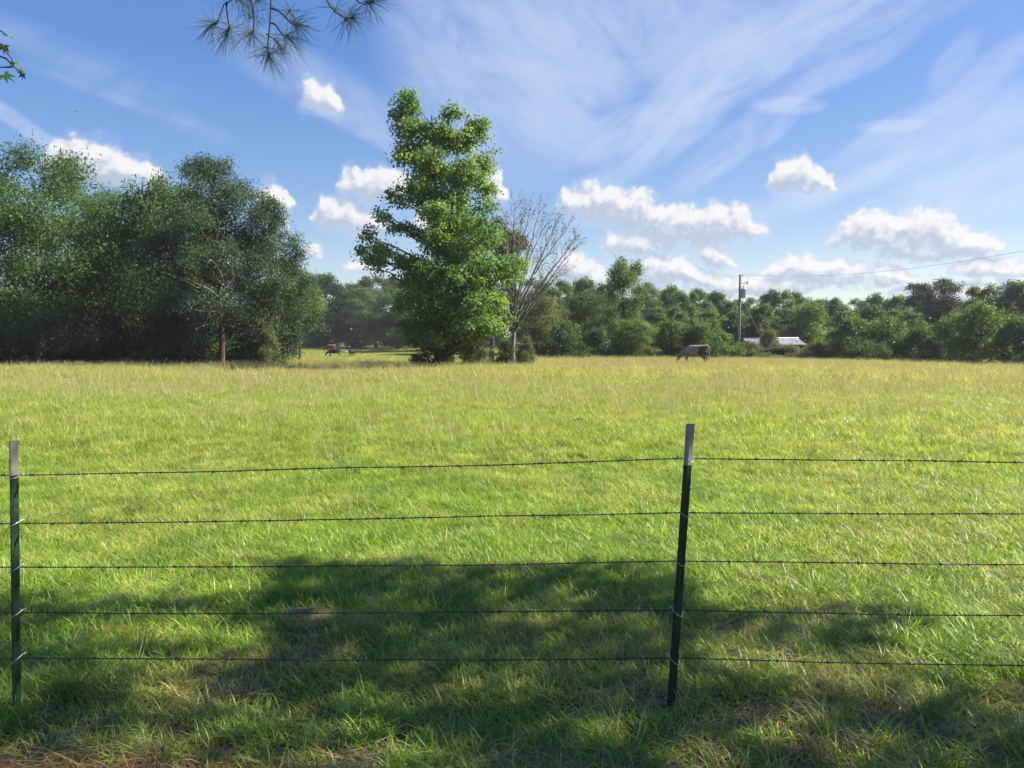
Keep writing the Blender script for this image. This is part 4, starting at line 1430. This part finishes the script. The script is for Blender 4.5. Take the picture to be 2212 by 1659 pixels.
def maple():
    r = np.random.RandomState(6)
    base = np.array([-7.2, 4.6, 0.0])
    base[2] = gz(base[0], base[1])
    o = thing('maple_tree', 'broadleaf tree at the left edge, lobed leaves hanging against the sky', 'tree', tuple(base))
    S = 2212 / 3072.0
    q = lambda zx, zy, dy=0.0: np.array(at(zx * 0.1205 * S, (80 + zy * 0.1205) * S, 5.0 + dy))
    tw = MB()
    lf = MB()
    tw.tube(trunk_line(r, 6.2, 0.01) + base, np.linspace(0.13, 0.03, 9), 9)
    root = np.array([-4.6, 4.9, 3.75])
    tw.tube(bez(base + np.array([0, 0, 2.6]), (-6.0, 4.7, 3.8), root, 7), np.linspace(0.05, 0.016, 7), 6)
    paths = [[root, q(-500, 300), q(0, 740), q(160, 800), q(240, 890), q(330, 985), q(410, 1050), q(465, 1150)],
             [root, q(-400, 200), q(-60, 420), q(110, 560), q(200, 690), q(300, 810)],
             [root, q(-500, 0), q(-100, 60), q(60, 130), q(200, 230)],
             [q(330, 985), q(250, 1005), q(100, 1010), q(-40, 1010)],
             [root, q(-700, 1200), q(-200, 1300)]]
    for p in paths:
        tw.tube(p, np.linspace(0.007, 0.003, len(p)), 5)
    SPR = [  # centre, tip direction in the image, size (zoom px), foreshortening
        ((100, 470), (-0.15, 1.0), 215, 0.8), ((110, 1190), (0.85, 0.55), 275, 0.85), ((330, 880), (-0.4, 0.9), 130, 0.55),
        ((400, 880), (0.7, 0.75), 150, 0.45), ((480, 1040), (0.55, 0.85), 190, 0.32), ((560, 1170), (0.1, 1.0), 170, 0.4),
        ((265, 255), (0.8, 0.6), 75, 0.5), ((90, 180), (0.75, 0.6), 120, 0.4), ((-150, 520), (-0.3, 1), 260, 0.8), ((-120, 1250), (0.1, 1), 260, 0.8), ((-260, 900), (0.2, 1), 240, 0.8)]
    pxm = 0.1205 * S / F * 5.0
    for (c, d, sz, fs) in SPR:
        dv = np.array([d[0], 0.25 * r.randn(), -d[1]])
        dv /= np.linalg.norm(dv)
        sv = np.cross(dv, np.array([0, 1.0, 0]))
        sv /= np.linalg.norm(sv)
        yv = np.cross(sv, dv)
        side = sv * fs + yv * math.sqrt(1 - fs * fs)
        nrm = np.cross(dv, side)
        lobed_leaf(lf, r, q(c[0], c[1], 0.05 * r.randn()), dv, side, nrm, sz * pxm)
    for i in range(900):
        c = base + np.array([r.randn() * 1.2, r.randn() * 1.1, 4.3 + r.randn() * 0.9])
        if c[0] > -0.70 * c[1] - 0.55 or c[2] < 2.2:
            continue
        dv = r.randn(3)
        dv[2] -= 0.8
        dv /= np.linalg.norm(dv)
        sv = np.cross(dv, r.randn(3))
        sv /= np.linalg.norm(sv)
        lobed_leaf(lf, r, c, dv, sv, np.cross(dv, sv), 0.10 + 0.05 * r.rand())
    for nm, b_, mt_ in (('trunk', tw, M_TWIG), ('crown', lf, leaf_material('maple_leaf', base=(0.040, 0.085, 0.022), trans=0.3, vary=0.4))):
        me = b_.mesh('maple_' + nm, mt_, False)
        me.transform(Matrix.Translation(-base))
        link(nm, me, o)


maple()


# ------------------------------------------------------------------ barbed wire fence
def paint_mat(name, c, rough=0.45, spec=0.5, wear=(0.2, 0.2, 0.2), amt=0.25, metal=0.0, scale=14):
    m, t, out = new_mat(name)
    tcx = t.node('ShaderNodeTexCoord')
    n = t.noise(tcx.outputs['Object'], scale, 5, 0.65)
    n2 = t.noise(tcx.outputs['Object'], scale * 6, 3, 0.6)
    cc = t.mix(t.smooth(n, 0.5, 0.72, 0, amt), (*c, 1), (*wear, 1))
    t.put(out.inputs[0], pbsdf(t, cc, t.smooth(n2, 0.3, 0.7, rough - 0.1, rough + 0.15), spec, metal, n2, 0.15, 0.002))
    return m


M_POST = paint_mat('post_green', (0.010, 0.036, 0.018), 0.42, 0.5, (0.050, 0.046, 0.032), 0.75)
M_TIP = paint_mat('post_white_tip', (0.30, 0.295, 0.235), 0.55, 0.3, (0.15, 0.14, 0.105), 0.7)
M_WIRE = paint_mat('wire_weathered', (0.075, 0.075, 0.062), 0.5, 0.5, (0.05, 0.04, 0.03), 0.5, 0.6, 30)
M_CLIP = paint_mat('clip_zinc', (0.50, 0.50, 0.47), 0.35, 0.5, (0.3, 0.3, 0.28), 0.4, 0.8, 30)


def groundY(u, v):
    rr = ray(u, v)
    return rr.y * (CAM_H / -rr.z)


FY = 0.5 * (groundY(36, 1520) + groundY(1449, 1556))
posts = {'L': (at(37, 1528, FY), at(30.5, 952, FY), 1026), 'R': (at(1447.5, 1556, FY), at(1491.5, 915, FY), 1004)}
WL = [1028, 1130.5, 1227, 1325, 1422.5]
WR = [991.5, 1108.5, 1214, 1320.5, 1423.5]
WE = [995.5, 1108.7, 1218.0, 1328.0, 1435.0]
fence = thing('wire_fence', 'five strand barbed wire fence on dark green steel posts with white tips', 'fence', (0, FY, 0))
FO = np.array([0, FY, 0.0])


def t_section(w_=0.036, d=0.032, th=0.0042):
    h = w_ / 2
    return [(-h, 0.0), (-h, -th), (-th / 2, -th - 0.002), (-th * 0.7, -d), (th * 0.7, -d), (th / 2, -th - 0.002), (h, -th), (h, 0.0)]


def extrude(mb, sec, p0, p1, rz=0.0, n=2):
    sec = np.array([(x * math.cos(rz) - y * math.sin(rz), x * math.sin(rz) + y * math.cos(rz)) for x, y in sec])
    k = len(sec)
    V_ = []
    for i in range(n):
        f = i / (n - 1)
        c_ = p0 * (1 - f) + p1 * f
        V_.append(np.concatenate([sec + c_[:2], np.full((k, 1), c_[2])], 1))
    Q_ = []
    for i in range(n - 1):
        for j in range(k):
            Q_.append((i * k + j, i * k + (j + 1) % k, (i + 1) * k + (j + 1) % k, (i + 1) * k + j))
    mb.add(np.concatenate(V_), Q_)
    for e, rev in ((0, True), (n - 1, False)):
        o_ = e * k
        for tri in [(0, 1, 2), (0, 2, 5), (0, 5, 7), (5, 6, 7), (2, 3, 4), (2, 4, 5)]:
            tri = tuple(o_ + q_ for q_ in tri)
            mb.add(np.concatenate(V_)[list(tri)], None, [(0, 2, 1) if rev else (0, 1, 2)])


def post(bot, top, tipv_z, clips, rz=0.0):
    bot, top = np.array(bot) - FO, np.array(top) - FO
    ax = (top - bot) / (top[2] - bot[2])
    zt = tipv_z
    split = bot + ax * (zt - bot[2])
    under = bot - ax * 0.45
    mb = MB()
    extrude(mb, t_section(), under, split, rz, 12)
    # studs on the field side
    z = 0.12
    while bot[2] + z < zt - 0.02:
        c_ = bot + ax * z
        mb.box((c_[0] - 0.006, c_[1] - 0.002, c_[2] - 0.007), (c_[0] + 0.006, c_[1] + 0.0075, c_[2] + 0.007))
        z += 0.054
    po = link('post', mb.mesh('post', M_POST), fence)
    mb = MB()
    extrude(mb, t_section(0.0366, 0.0326, 0.0048), split, top, rz, 3)
    link('painted_tip', mb.mesh('painted_tip', M_TIP), po)
    for (zc, tilt) in clips:
        c_ = bot + ax * (zc - bot[2])
        th = np.linspace(-0.25, math.pi + 0.25, 15)
        pts = np.stack([c_[0] + 0.0225 * np.cos(th), c_[1] + 0.010 - 0.046 * np.clip(np.sin(th), -0.4, 1) ** 1.0, c_[2] + tilt * 0.012 * np.cos(th) - 0.008 * np.sin(th)], -1)
        pts[0] += (0.012, 0.0, 0.003)
        pts[-1] += (-0.012, 0.0, 0.004)
        mb = MB()
        mb.tube(pts, 0.0017, 5)
        link('wire_clip', mb.mesh('wire_clip', M_CLIP, True), po)
    return po


wz = lambda lst, u: [at(u, v, FY).z for v in lst]
zL, zR, zE = wz(WL, 32), wz(WR, 1470), wz(WE, 2212)
post(posts['L'][0], posts['L'][1], at(32, 1026, FY).z, [(z, t_) for z, t_ in zip(zL, (0.1, 1, 1, 1, 1.4))], 0.10)
post(posts['R'][0], posts['R'][1], at(1490, 1004, FY).z, [(z, t_) for z, t_ in zip(zR, (0.2, -1, -0.6, -1, -1.2))], -0.28)
xL, xR = at(32, 1227, FY).x, at(1470, 1214, FY).x
gap = xR - xL
for s, x_, zz in ((1, xR + gap, [zR[i] + (zE[i] - zR[i]) * 1.6 for i in range(5)]), (-1, xL - gap, [zL[i] - 0.003 for i in range(5)])):
    zb = gz(x_, FY)
    post((x_, FY, zb), (x_ + 0.01, FY, zb + 1.27), zb + 1.10, [(z, 1) for z in zz], 0.1 * s)
# strands
rw = np.random.RandomState(2)
xE = at(2212, 1218, FY).x
for i in range(5):
    xs_ = [xL - gap * 1.6, xL - gap, xL, xR, xE, xR + gap, xR + gap * 1.6]
    slope = (zE[i] - zR[i]) / (xE - xR)
    zs_ = [zL[i] - 0.01, zL[i] - 0.003, zL[i], zR[i], zE[i], zR[i] + slope * gap, zR[i] + slope * gap * 1.3]
    step = 0.0042
    xx_ = np.arange(xs_[0], xs_[-1], step)
    zz_ = np.interp(xx_, xs_, zs_)
    for (a_, b_) in ((xL - gap, xL), (xL, xR), (xR, xR + gap)):
        f = np.clip((xx_ - a_) / (b_ - a_), 0, 1)
        zz_ -= 4 * f * (1 - f) * (0.006 + 0.004 * rw.rand())
    zz_ += (fbm(xx_ * 1.3 + i * 9, xx_ * 0) - 0.5) * 0.010
    mb = MB()
    ph = xx_ / 0.036 * 2 * math.pi + i
    yw = 0.0095
    for s in (0, math.pi):
        pts = np.stack([xx_, yw + 0.0017 * np.cos(ph + s), zz_ + 0.0017 * np.sin(ph + s)], -1)
        mb.tube(pts, 0.0015, 4)
    xb = xs_[0] + 0.05 * i
    while xb < xs_[-1]:
        zc = float(np.interp(xb, xx_, zz_))
        # wraps
        th = np.linspace(0, 4 * math.pi, 17)
        mb.tube(np.stack([xb - 0.007 + 0.014 * th / th[-1], yw + 0.0040 * np.cos(th), zc + 0.0040 * np.sin(th)], -1), 0.0013, 4)
        for q_ in range(4):
            a_ = rw.rand() * 6.28
            d = np.array([(rw.rand() - 0.5) * 1.0, math.cos(a_), math.sin(a_)])
            d /= np.linalg.norm(d)
            p0 = np.array([xb + (q_ - 1.5) * 0.004, yw, zc])
            mb.tube([p0, p0 + d * 0.008, p0 + d * 0.0165], [0.0014, 0.0013, 0.0004], 4)
        xb += 0.118 + rw.randn() * 0.006
    link('barbed_wire', mb.mesh('barbed_wire', M_WIRE, True), fence)


# ------------------------------------------------------------------ cattle
def cow_mesh(name, graze=True, lying=False):
    """one continuous skinned body; x runs from muzzle (-) to tail (+)"""
    J, E = [], []

    def j(p, r_, parent=None):
        J.append((p, r_))
        if parent is not None:
            E.append((parent, len(J) - 1))
        return len(J) - 1
    pel = j((0.66, 0, 1.12), (0.27, 0.31))
    loin = j((0.35, 0, 1.00), (0.35, 0.385), pel)
    barrel = j((0.0, 0, 0.98), (0.38, 0.42), loin)
    chest = j((-0.38, 0, 0.97), (0.34, 0.40), barrel)
    wit = j((-0.68, 0, 1.02), (0.26, 0.34), chest)
    if graze:
        nk = j((-0.93, 0, 0.84), (0.15, 0.20), wit)
        poll = j((-1.16, 0, 0.62), (0.12, 0.135), nk)
        muz = j((-1.33, 0.02, 0.24), (0.07, 0.08), poll)
        earx, earz = -1.12, 0.74
    else:
        nk = j((-0.95, 0, 1.26), (0.14, 0.18), wit)
        poll = j((-1.15, 0, 1.42), (0.11, 0.125), nk)
        muz = j((-1.50, 0.02, 1.26), (0.075, 0.08), poll)
        earx, earz = -1.12, 1.47
    for s in (-1, 1):
        e1 = j((earx, s * 0.16, earz), (0.04, 0.035), poll)
        j((earx - 0.06, s * 0.38, earz + 0.03), (0.07, 0.03), e1)
    for s in (-1, 1):
        hip = j((0.70, s * 0.17, 0.90), (0.17, 0.17), pel)
        st = j((0.60, s * 0.20, 0.70), (0.12, 0.12), hip)
        hk = j((0.82, s * 0.18, 0.47), (0.062, 0.06), st)
        fe = j((0.77, s * 0.18, 0.12), (0.046, 0.046), hk)
        j((0.73, s * 0.18, 0.025), (0.056, 0.05), fe)
    for k_, s in enumerate((-1, 1)):
        sx = -0.06 * s if graze else 0
        el = j((-0.55 + sx * 0.4, s * 0.17, 0.78), (0.13, 0.12), wit)
        kn = j((-0.58 + sx, s * 0.17, 0.42), (0.064, 0.06), el)
        fe = j((-0.57 + sx * 1.3, s * 0.17, 0.11), (0.045, 0.045), kn)
        j((-0.61 + sx * 1.3, s * 0.17, 0.025), (0.056, 0.05), fe)
    tb = j((0.93, 0, 1.34), (0.07, 0.06), pel)
    t1 = j((1.05, 0, 1.14), (0.04, 0.04), tb)
    t2 = j((1.03, 0, 0.66), (0.034, 0.034), t1)
    j((1.08, 0, 0.40), (0.06, 0.06), t2)
    me = bpy.data.meshes.new(name + '_rig')
    me.from_pydata([p for p, r_ in J], E, [])
    o = bpy.data.objects.new(name + '_rig', me)
    C.objects.link(o)
    md = o.modifiers.new('skin', 'SKIN')
    for i, (p, r_) in enumerate(J):
        me.skin_vertices[0].data[i].radius = r_
        me.skin_vertices[0].data[i].use_root = (i == 0)
    ss = o.modifiers.new('sub', 'SUBSURF')
    ss.levels = 2
    ss.render_levels = 2
    bpy.context.view_layer.update()
    dg = bpy.context.evaluated_depsgraph_get()
    m2 = bpy.data.meshes.new_from_object(o.evaluated_get(dg))
    m2.name = name
    bpy.data.objects.remove(o)
    for p in m2.polygons:
        p.use_smooth = True
    return m2


def coat(name, main, patch=None, lo=0.5, hi=0.56, scale=1.6, seed_=0.0, belly=None):
    m, t, out = new_mat(name)
    tcx = t.node('ShaderNodeTexCoord')
    fur = t.noise(tcx.outputs['Object'], 40, 4, 0.7)
    c = t.mix(t.smooth(fur, 0.3, 0.7), (*[x * 0.75 for x in main], 1), (*main, 1))
    if patch:
        n = t.noise(t.vmath('ADD', tcx.outputs['Object'], (seed_, seed_ * 0.7, 0)), scale, 4, 0.6)
        if belly == 'rump':
            sp = t.node('ShaderNodeSeparateXYZ')
            t.put(sp.inputs[0], tcx.outputs['Object'])
            n = t.math('ADD', n, t.smooth(sp.outputs[0], 0.25, 0.75, -0.12, 0.22))
            n = t.math('SUBTRACT', n, t.smooth(sp.outputs[2], 1.15, 1.36, 0.0, 0.35))
            n = t.math('SUBTRACT', n, t.smooth(sp.outputs[0], 0.95, 1.02, 0.0, 0.5))
        c = t.mix(t.smooth(n, lo, hi), c, (*patch, 1))
    t.put(out.inputs[0], pbsdf(t, c, 0.75, 0.25, bump=fur, bstr=0.3, bdist=0.01))
    return m


COWG, COWS = cow_mesh('cow_grazing', True), cow_mesh('cow_standing', False)


def cow(name, src, mat, label, u, D, rz, scale=1.0, sink=0.0, sy=1.0):
    me = src.copy()
    me.materials.clear()
    me.materials.append(mat)
    x = at(u, 742, D).x
    o = link(name, me, None, (x, D, gz(x, D) - sink))
    o.rotation_euler = (0, 0, rz)
    o.scale = (scale * sy, scale, scale)
    return tag(o, label, 'cow')


cow('cow', COWG, coat('coat_roan', (0.27, 0.235, 0.20), (0.055, 0.036, 0.026), 0.44, 0.56, 2.6, 3.1, 'rump'), 'grey and brown pied cow grazing in tall grass at the right, tail towards the pole', 1501, 56, -0.62, 1.14, -0.04, 0.92)
cow('cow', COWG, coat('coat_black', (0.012, 0.012, 0.012)), 'black cow grazing side-on in the gap left of the gum tree', 721, 134, 0.1, 1.12, -0.1)
cow('cow', COWG, coat('coat_red', (0.24, 0.075, 0.032), (0.16, 0.045, 0.02), 0.5, 0.6, 2.0), 'red-brown cow standing just behind the black grazing cow', 714, 166, 0.05, 1.15)
cow('cow', COWS, coat('coat_white', (0.62, 0.58, 0.50), (0.30, 0.26, 0.2), 0.56, 0.64, 1.4, 1.0), 'white-backed cow farther off, near the right end of the left grove', 641, 178, 2.6, 1.1)
cow('cow', COWG, coat('coat_white_b', (0.66, 0.62, 0.52)), 'white cow half hidden in the grass, farthest left of the herd', 618, 172, 0.2, 1.0, 0.75)
cow('cow', COWS, coat('coat_black_b', (0.018, 0.014, 0.014)), 'black cow facing the camera right of the black grazing cow', 760, 138, 1.35, 1.05)
cow('cow', COWG, coat('coat_cream', (0.60, 0.54, 0.42)), 'cream cow lying low behind the camera-facing black cow', 748, 158, 0.15, 1.0, 0.78)

# ------------------------------------------------------------------ utility pole and lines
m, t, out = new_mat('pole_wood')
tcx = t.node('ShaderNodeTexCoord')
n = t.noise(t.vmath('MULTIPLY', tcx.outputs['Object'], (1, 1, 0.06)), 18, 5, 0.6)
c = t.mix(t.smooth(n, 0.35, 0.65), (0.13, 0.12, 0.10, 1), (0.27, 0.26, 0.21, 1))
t.put(out.inputs[0], pbsdf(t, c, 0.85, 0.2, bump=n, bstr=0.5, bdist=0.01))
M_POLE = m
M_STEEL = paint_mat('steel_grey', (0.42, 0.44, 0.46), 0.4, 0.5, (0.3, 0.3, 0.3), 0.3, 0.2)
M_DARK = paint_mat('dark_metal', (0.16, 0.165, 0.175), 0.5, 0.4, (0.1, 0.1, 0.1), 0.2)
M_PORC = paint_mat('porcelain', (0.22, 0.19, 0.18), 0.25, 0.5, (0.15, 0.13, 0.12), 0.2)
PD = 88.0
pb = at(1596, 742, PD)
pz = gz(pb.x, PD)
ptop = at(1599, 593, PD)
H = ptop.z - pz
lean_x = ptop.x - pb.x
pole = thing('utility_pole', 'wooden utility pole with transformer above the shrubs left of the tin roof', 'utility pole', (pb.x, PD, pz))


def utility_parts(root, H, lean_x, transformer=True):
    mb = MB()
    mb.tube([(0, 0, -0.5), (lean_x * 0.5, 0, H * 0.5), (lean_x, 0, H)], [0.19, 0.16, 0.125], 14)
    link('pole', mb.mesh('pole', M_POLE, True), root)
    mb = MB()
    mb.tube([(lean_x, 0, H - 0.12), (lean_x + 0.36, 0, H - 0.12)], 0.025, 6)
    mb.tube([(lean_x + 0.30, 0, H - 0.16), (lean_x + 0.30, 0, H - 0.10), (lean_x + 0.30, 0, H - 0.06), (lean_x + 0.30, 0, H + 0.02)], [0.05, 0.085, 0.05, 0.05], 10)
    link('insulator', mb.mesh('insulator', M_PORC, True), root)
    if not transformer:
        return
    zt = H - 2.05
    mb = MB()
    mb.tube([(lean_x + 0.42, 0, zt - 0.62), (lean_x + 0.42, 0, zt - 0.58), (lean_x + 0.42, 0, zt + 0.36), (lean_x + 0.42, 0, zt + 0.40), (lean_x + 0.42, 0, zt + 0.46)], [0.24, 0.26, 0.26, 0.29, 0.18], 18)
    mb.box((lean_x + 0.10, -0.08, zt - 0.4), (lean_x + 0.20, 0.08, zt + 0.3))
    tr = link('transformer', mb.mesh('transformer', M_STEEL, True), root)
    mb = MB()
    for k_ in range(4):
        z = zt + 0.46 + k_ * 0.08
        mb.tube([(lean_x + 0.40, 0, z), (lean_x + 0.40, 0, z + 0.03), (lean_x + 0.40, 0, z + 0.05), (lean_x + 0.40, 0, z + 0.08)], [0.04, 0.075, 0.045, 0.04], 8)
    link('bushing', mb.mesh('bushing', M_PORC, True), tr)
    mb = MB()
    zc = H - 0.98
    mb.tube([(lean_x + 0.1, 0, zc), (lean_x + 0.45, 0, zc - 0.03), (lean_x + 0.78, 0, zc + 0.04)], 0.03, 6)
    mb.tube([(lean_x + 0.92, 0, zc + 0.28), (lean_x + 0.84, 0, zc + 0.05), (lean_x + 0.80, 0, zc - 0.22)], [0.03, 0.06, 0.03], 8)
    mb.tube([(lean_x + 0.74, 0, zc + 0.18), (lean_x + 0.70, 0, zc - 0.02)], 0.04, 8)
    link('fuse_cutout', mb.mesh('fuse_cutout', M_PORC, True), root)
    mb = MB()
    mb.tube(bez((lean_x + 0.3, 0, H), (lean_x + 0.8, 0, H - 0.3), (lean_x + 0.92, 0, zc + 0.28), 6), 0.012, 4)
    mb.tube(bez((lean_x + 0.80, 0, zc - 0.22), (lean_x + 0.9, 0, zc - 0.6), (lean_x + 0.72, 0, zt - 0.1), 6), 0.012, 4)
    mb.tube(bez((lean_x + 0.40, 0, zt + 0.75), (lean_x + 0.5, 0, zt + 0.9), (lean_x + 0.74, 0, zc - 0.02), 6), 0.012, 4)
    link('jumper_wire', mb.mesh('jumper_wire', M_DARK, True), root)


utility_parts(pole, H, lean_x)
p2x = 43.2
pole2 = thing('utility_pole', 'next wooden utility pole outside the right edge, carrying the same line', 'utility pole', (p2x, 48, gz(p2x, 48)))
utility_parts(pole2, 10.4, 0.05, False)


def span(name, a, b_, sag, rad_, label, cat):
    a, b_ = np.array(a), np.array(b_)
    f = np.linspace(0, 1, 40)[:, None]
    p = a * (1 - f) + b_ * f
    p[:, 2] -= (4 * f * (1 - f) * sag)[:, 0]
    mb = MB()
    mb.tube(p - a, rad_, 5)
    return tag(link(name, mb.mesh(name, M_DARK, True), None, tuple(a)), label, cat)


pt = np.array([pb.x + lean_x + 0.3, PD, pz + H])
span('power_line', pt, (p2x + 0.35, 48, gz(p2x, 48) + 10.4), 1.55, 0.011, 'upper power line running from the pole top to the right edge', 'power line')
span('power_line', (pb.x + lean_x, PD - 0.15, pz + H - 2.0), (p2x, 48, gz(p2x, 48) + 6.3), 1.9, 0.011, 'lower faint power line passing behind the treetops from the pole', 'power line')
ga = np.array((pb.x + lean_x + 0.12, PD, pz + H - 2.4))
gb = np.array(at(1668, 722, PD + 1))
gb[2] = gz(gb[0], PD + 1)
mb = MB()
mb.tube([ga - ga, (gb - ga) * 0.5, gb - ga], 0.02, 5)
tag(link('guy_wire', mb.mesh('guy_wire', M_DARK, True), None, tuple(ga)), 'slanting guy cable from the utility pole down to the right', 'cable')

# ------------------------------------------------------------------ tin-roofed shed
m, t, out = new_mat('tin_roof')
tcx = t.node('ShaderNodeTexCoord')
n = t.noise(t.vmath('MULTIPLY', tcx.outputs['Object'], (1, 0.25, 1)), 1.6, 5, 0.6)
c = t.mix(t.smooth(n, 0.4, 0.7), (0.36, 0.38, 0.39, 1), (0.19, 0.18, 0.17, 1))
t.put(out.inputs[0], pbsdf(t, c, 0.38, 0.5, 0.35))
M_TIN = m
M_PLANK = bark_material('shed_plank', (0.07, 0.055, 0.04), (0.16, 0.13, 0.10), 10, 0.08)
SD = 82.0
sx0, sx1 = at(1622, 742, SD).x, at(1737, 742, SD).x
zr, ze = at(1690, 731, SD + 2.2).z, at(1690, 744.5, SD).z
sb = gz((sx0 + sx1) / 2, SD)
scx = (sx0 + sx1) / 2
shed = thing('shed', 'low shed with pale tin roof half hidden by shrubs', 'shed', (scx, SD, sb))
hw_ = (sx1 - sx0) / 2
mb = MB()
for (y0, z0_, y1, z1_) in ((-0.25, ze - sb, 2.2, zr - sb), (2.2, zr - sb, 4.6, ze - sb)):
    nr_ = int(hw_ * 2 / 0.076)
    xs_ = np.linspace(-hw_ - 0.2, hw_ + 0.2, nr_)
    rib = np.where(np.arange(nr_) % 4 == 0, 0.035, 0.0)
    top_ = np.stack([np.stack([xs_, np.full(nr_, y0), z0_ + rib], -1), np.stack([xs_, np.full(nr_, y1), z1_ + rib], -1)], 0)
    bot_ = top_ - np.array([0, 0, 0.03])
    V_ = np.concatenate([top_.reshape(-1, 3), bot_.reshape(-1, 3)])
    i_ = np.arange(nr_ - 1)
    Q_ = np.concatenate([np.stack([i_, i_ + 1, i_ + 1 + nr_, i_ + nr_], -1), np.stack([i_ + 2 * nr_, i_ + 3 * nr_, i_ + 1 + 3 * nr_, i_ + 1 + 2 * nr_], -1),
                         np.stack([i_, i_ + 2 * nr_, i_ + 1 + 2 * nr_, i_ + 1], -1)])
    mb.add(V_, Q_)
rf = link('roof', mb.mesh('shed_roof', M_TIN), shed)
mb = MB()
mb.tube([(-hw_ - 0.2, 2.2, zr - sb + 0.03), (hw_ + 0.2, 2.2, zr - sb + 0.03)], 0.09, 6)
link('ridge_cap', mb.mesh('ridge_cap', M_TIN), rf)
mb = MB()
hz_ = ze - sb - 0.08
for i in range(int(hw_ * 2 / 0.2)):
    x_ = -hw_ + 0.02 + i * 0.2
    mb.box((x_, 0.05, 0), (x_ + 0.188, 0.08, hz_))
    mb.box((x_, 4.2, 0), (x_ + 0.188, 4.23, hz_))
for s in (-1, 1):
    for i in range(20):
        y_ = 0.09 + i * 0.205
        hh = hz_ + (zr - ze) * (1 - abs(y_ - 2.2) / 2.3)
        mb.box((s * hw_ - 0.015, y_, 0), (s * hw_ + 0.015, y_ + 0.19, hh - 0.1))
link('wall', mb.mesh('shed_wall', M_PLANK), shed)
mb = MB()
for x_ in np.linspace(-hw_ + 0.1, hw_ - 0.1, 4):
    mb.box((x_ - 0.06, -0.10, -0.2), (x_ + 0.06, 0.03, hz_ + 0.0))
link('post', mb.mesh('shed_post', M_PLANK), shed)


# ------------------------------------------------------------------ small things lying in the grass
def lump(name, mat, u, v, rx, ry, h, seed_, label, cat):
    r = np.random.RandomState(seed_)
    Yg = groundY(u, v)
    x = at(u, v, Yg).x
    n_, m_ = 14, 5
    V_ = []
    for i in range(m_):
        f = i / (m_ - 1)
        for k_ in range(n_):
            a_ = k_ / n_ * 2 * math.pi
            rr = math.cos(f * math.pi / 2 * 0.94) * (1 + 0.25 * (vnoise(math.cos(a_) * 2 + seed_, math.sin(a_) * 2 + 3) - 0.5) + 0.08 * r.randn())
            V_.append((rx * rr * math.cos(a_), ry * rr * math.sin(a_), h * math.sin(f * math.pi / 2) * (1 + 0.12 * r.randn()) - 0.02))
    Q_ = [(i * n_ + k_, i * n_ + (k_ + 1) % n_, (i + 1) * n_ + (k_ + 1) % n_, (i + 1) * n_ + k_) for i in range(m_ - 1) for k_ in range(n_)]
    mb = MB()
    mb.add(V_, Q_, None)
    top_ = [(m_ - 1) * n_ + k_ for k_ in range(n_)]
    mb.add([V_[q_] for q_ in top_] + [(0, 0, h * 1.02 - 0.02)], None, [(k_, (k_ + 1) % n_, n_) for k_ in range(n_)])
    return tag(link(name, mb.mesh(name, mat, True), None, (x, Yg, gz(x, Yg))), label, cat)


def earth(name, c0, c1):
    m, t, out = new_mat(name)
    tcx = t.node('ShaderNodeTexCoord')
    n = t.noise(tcx.outputs['Object'], 28, 6, 0.7)
    c = t.mix(t.smooth(n, 0.35, 0.65), (*c0, 1), (*c1, 1))
    t.put(out.inputs[0], pbsdf(t, c, 0.95, 0.1, bump=n, bstr=0.9, bdist=0.03))
    return m


M_DIRT = earth('bare_dirt', (0.20, 0.15, 0.09), (0.33, 0.26, 0.16))
M_DUNG = earth('dung', (0.045, 0.038, 0.028), (0.10, 0.085, 0.06))
lump('dirt_mound', M_DIRT, 672, 1330, 0.24, 0.18, 0.055, 3, 'pale bare dirt mound in the shade just behind the fence', 'dirt mound')
lump('cow_pat', M_DUNG, 1250, 918, 0.20, 0.16, 0.16, 5, 'dark dried cow pat in the grass above the top wire', 'cow pat')

# a small bird far off
mb = MB()
Vb = [(-0.30, 0, 0), (0.30, 0, 0)]
mb.tube([(0, -0.25, 0), (0, -0.1, 0.01), (0, 0.1, 0.01), (0, 0.22, 0.0), (0, 0.38, 0)], [0.01, 0.07, 0.08, 0.04, 0.05], 8)
for s in (-1, 1):
    mb.add([(s * 0.05, -0.08, 0.02), (s * 0.35, -0.14, 0.16), (s * 0.72, 0.05, 0.05), (s * 0.36, 0.10, 0.14), (s * 0.05, 0.12, 0.02)], None, [(0, 1, 3), (1, 2, 3), (0, 3, 4)])
tag(link('bird', mb.mesh('bird', paint_mat('feather_dark', (0.02, 0.02, 0.022)), True), None, tuple(at(165, 241, 190))), 'tiny dark bird flying high above the left grove', 'bird')

# ------------------------------------------------------------------ humid summer haze
HAZE = 0.00024
if HAZE > 0:
    m, t, out = new_mat('haze_air')
    pv = t.node('ShaderNodeVolumePrincipled')
    pv.inputs['Color'].default_value = (0.86, 0.92, 1.0, 1)
    pv.inputs['Density'].default_value = HAZE
    pv.inputs['Anisotropy'].default_value = 0.2
    t.put(out.inputs['Volume'], pv.outputs[0])
    m.cycles.homogeneous_volume = True
    mb = MB()
    mb.box((-260, -30, -8), (260, 330, 40))
    hz = link('haze', mb.mesh('haze', m))
    tag(hz, 'thin summer haze in front of the far trees', None, None, 'stuff')
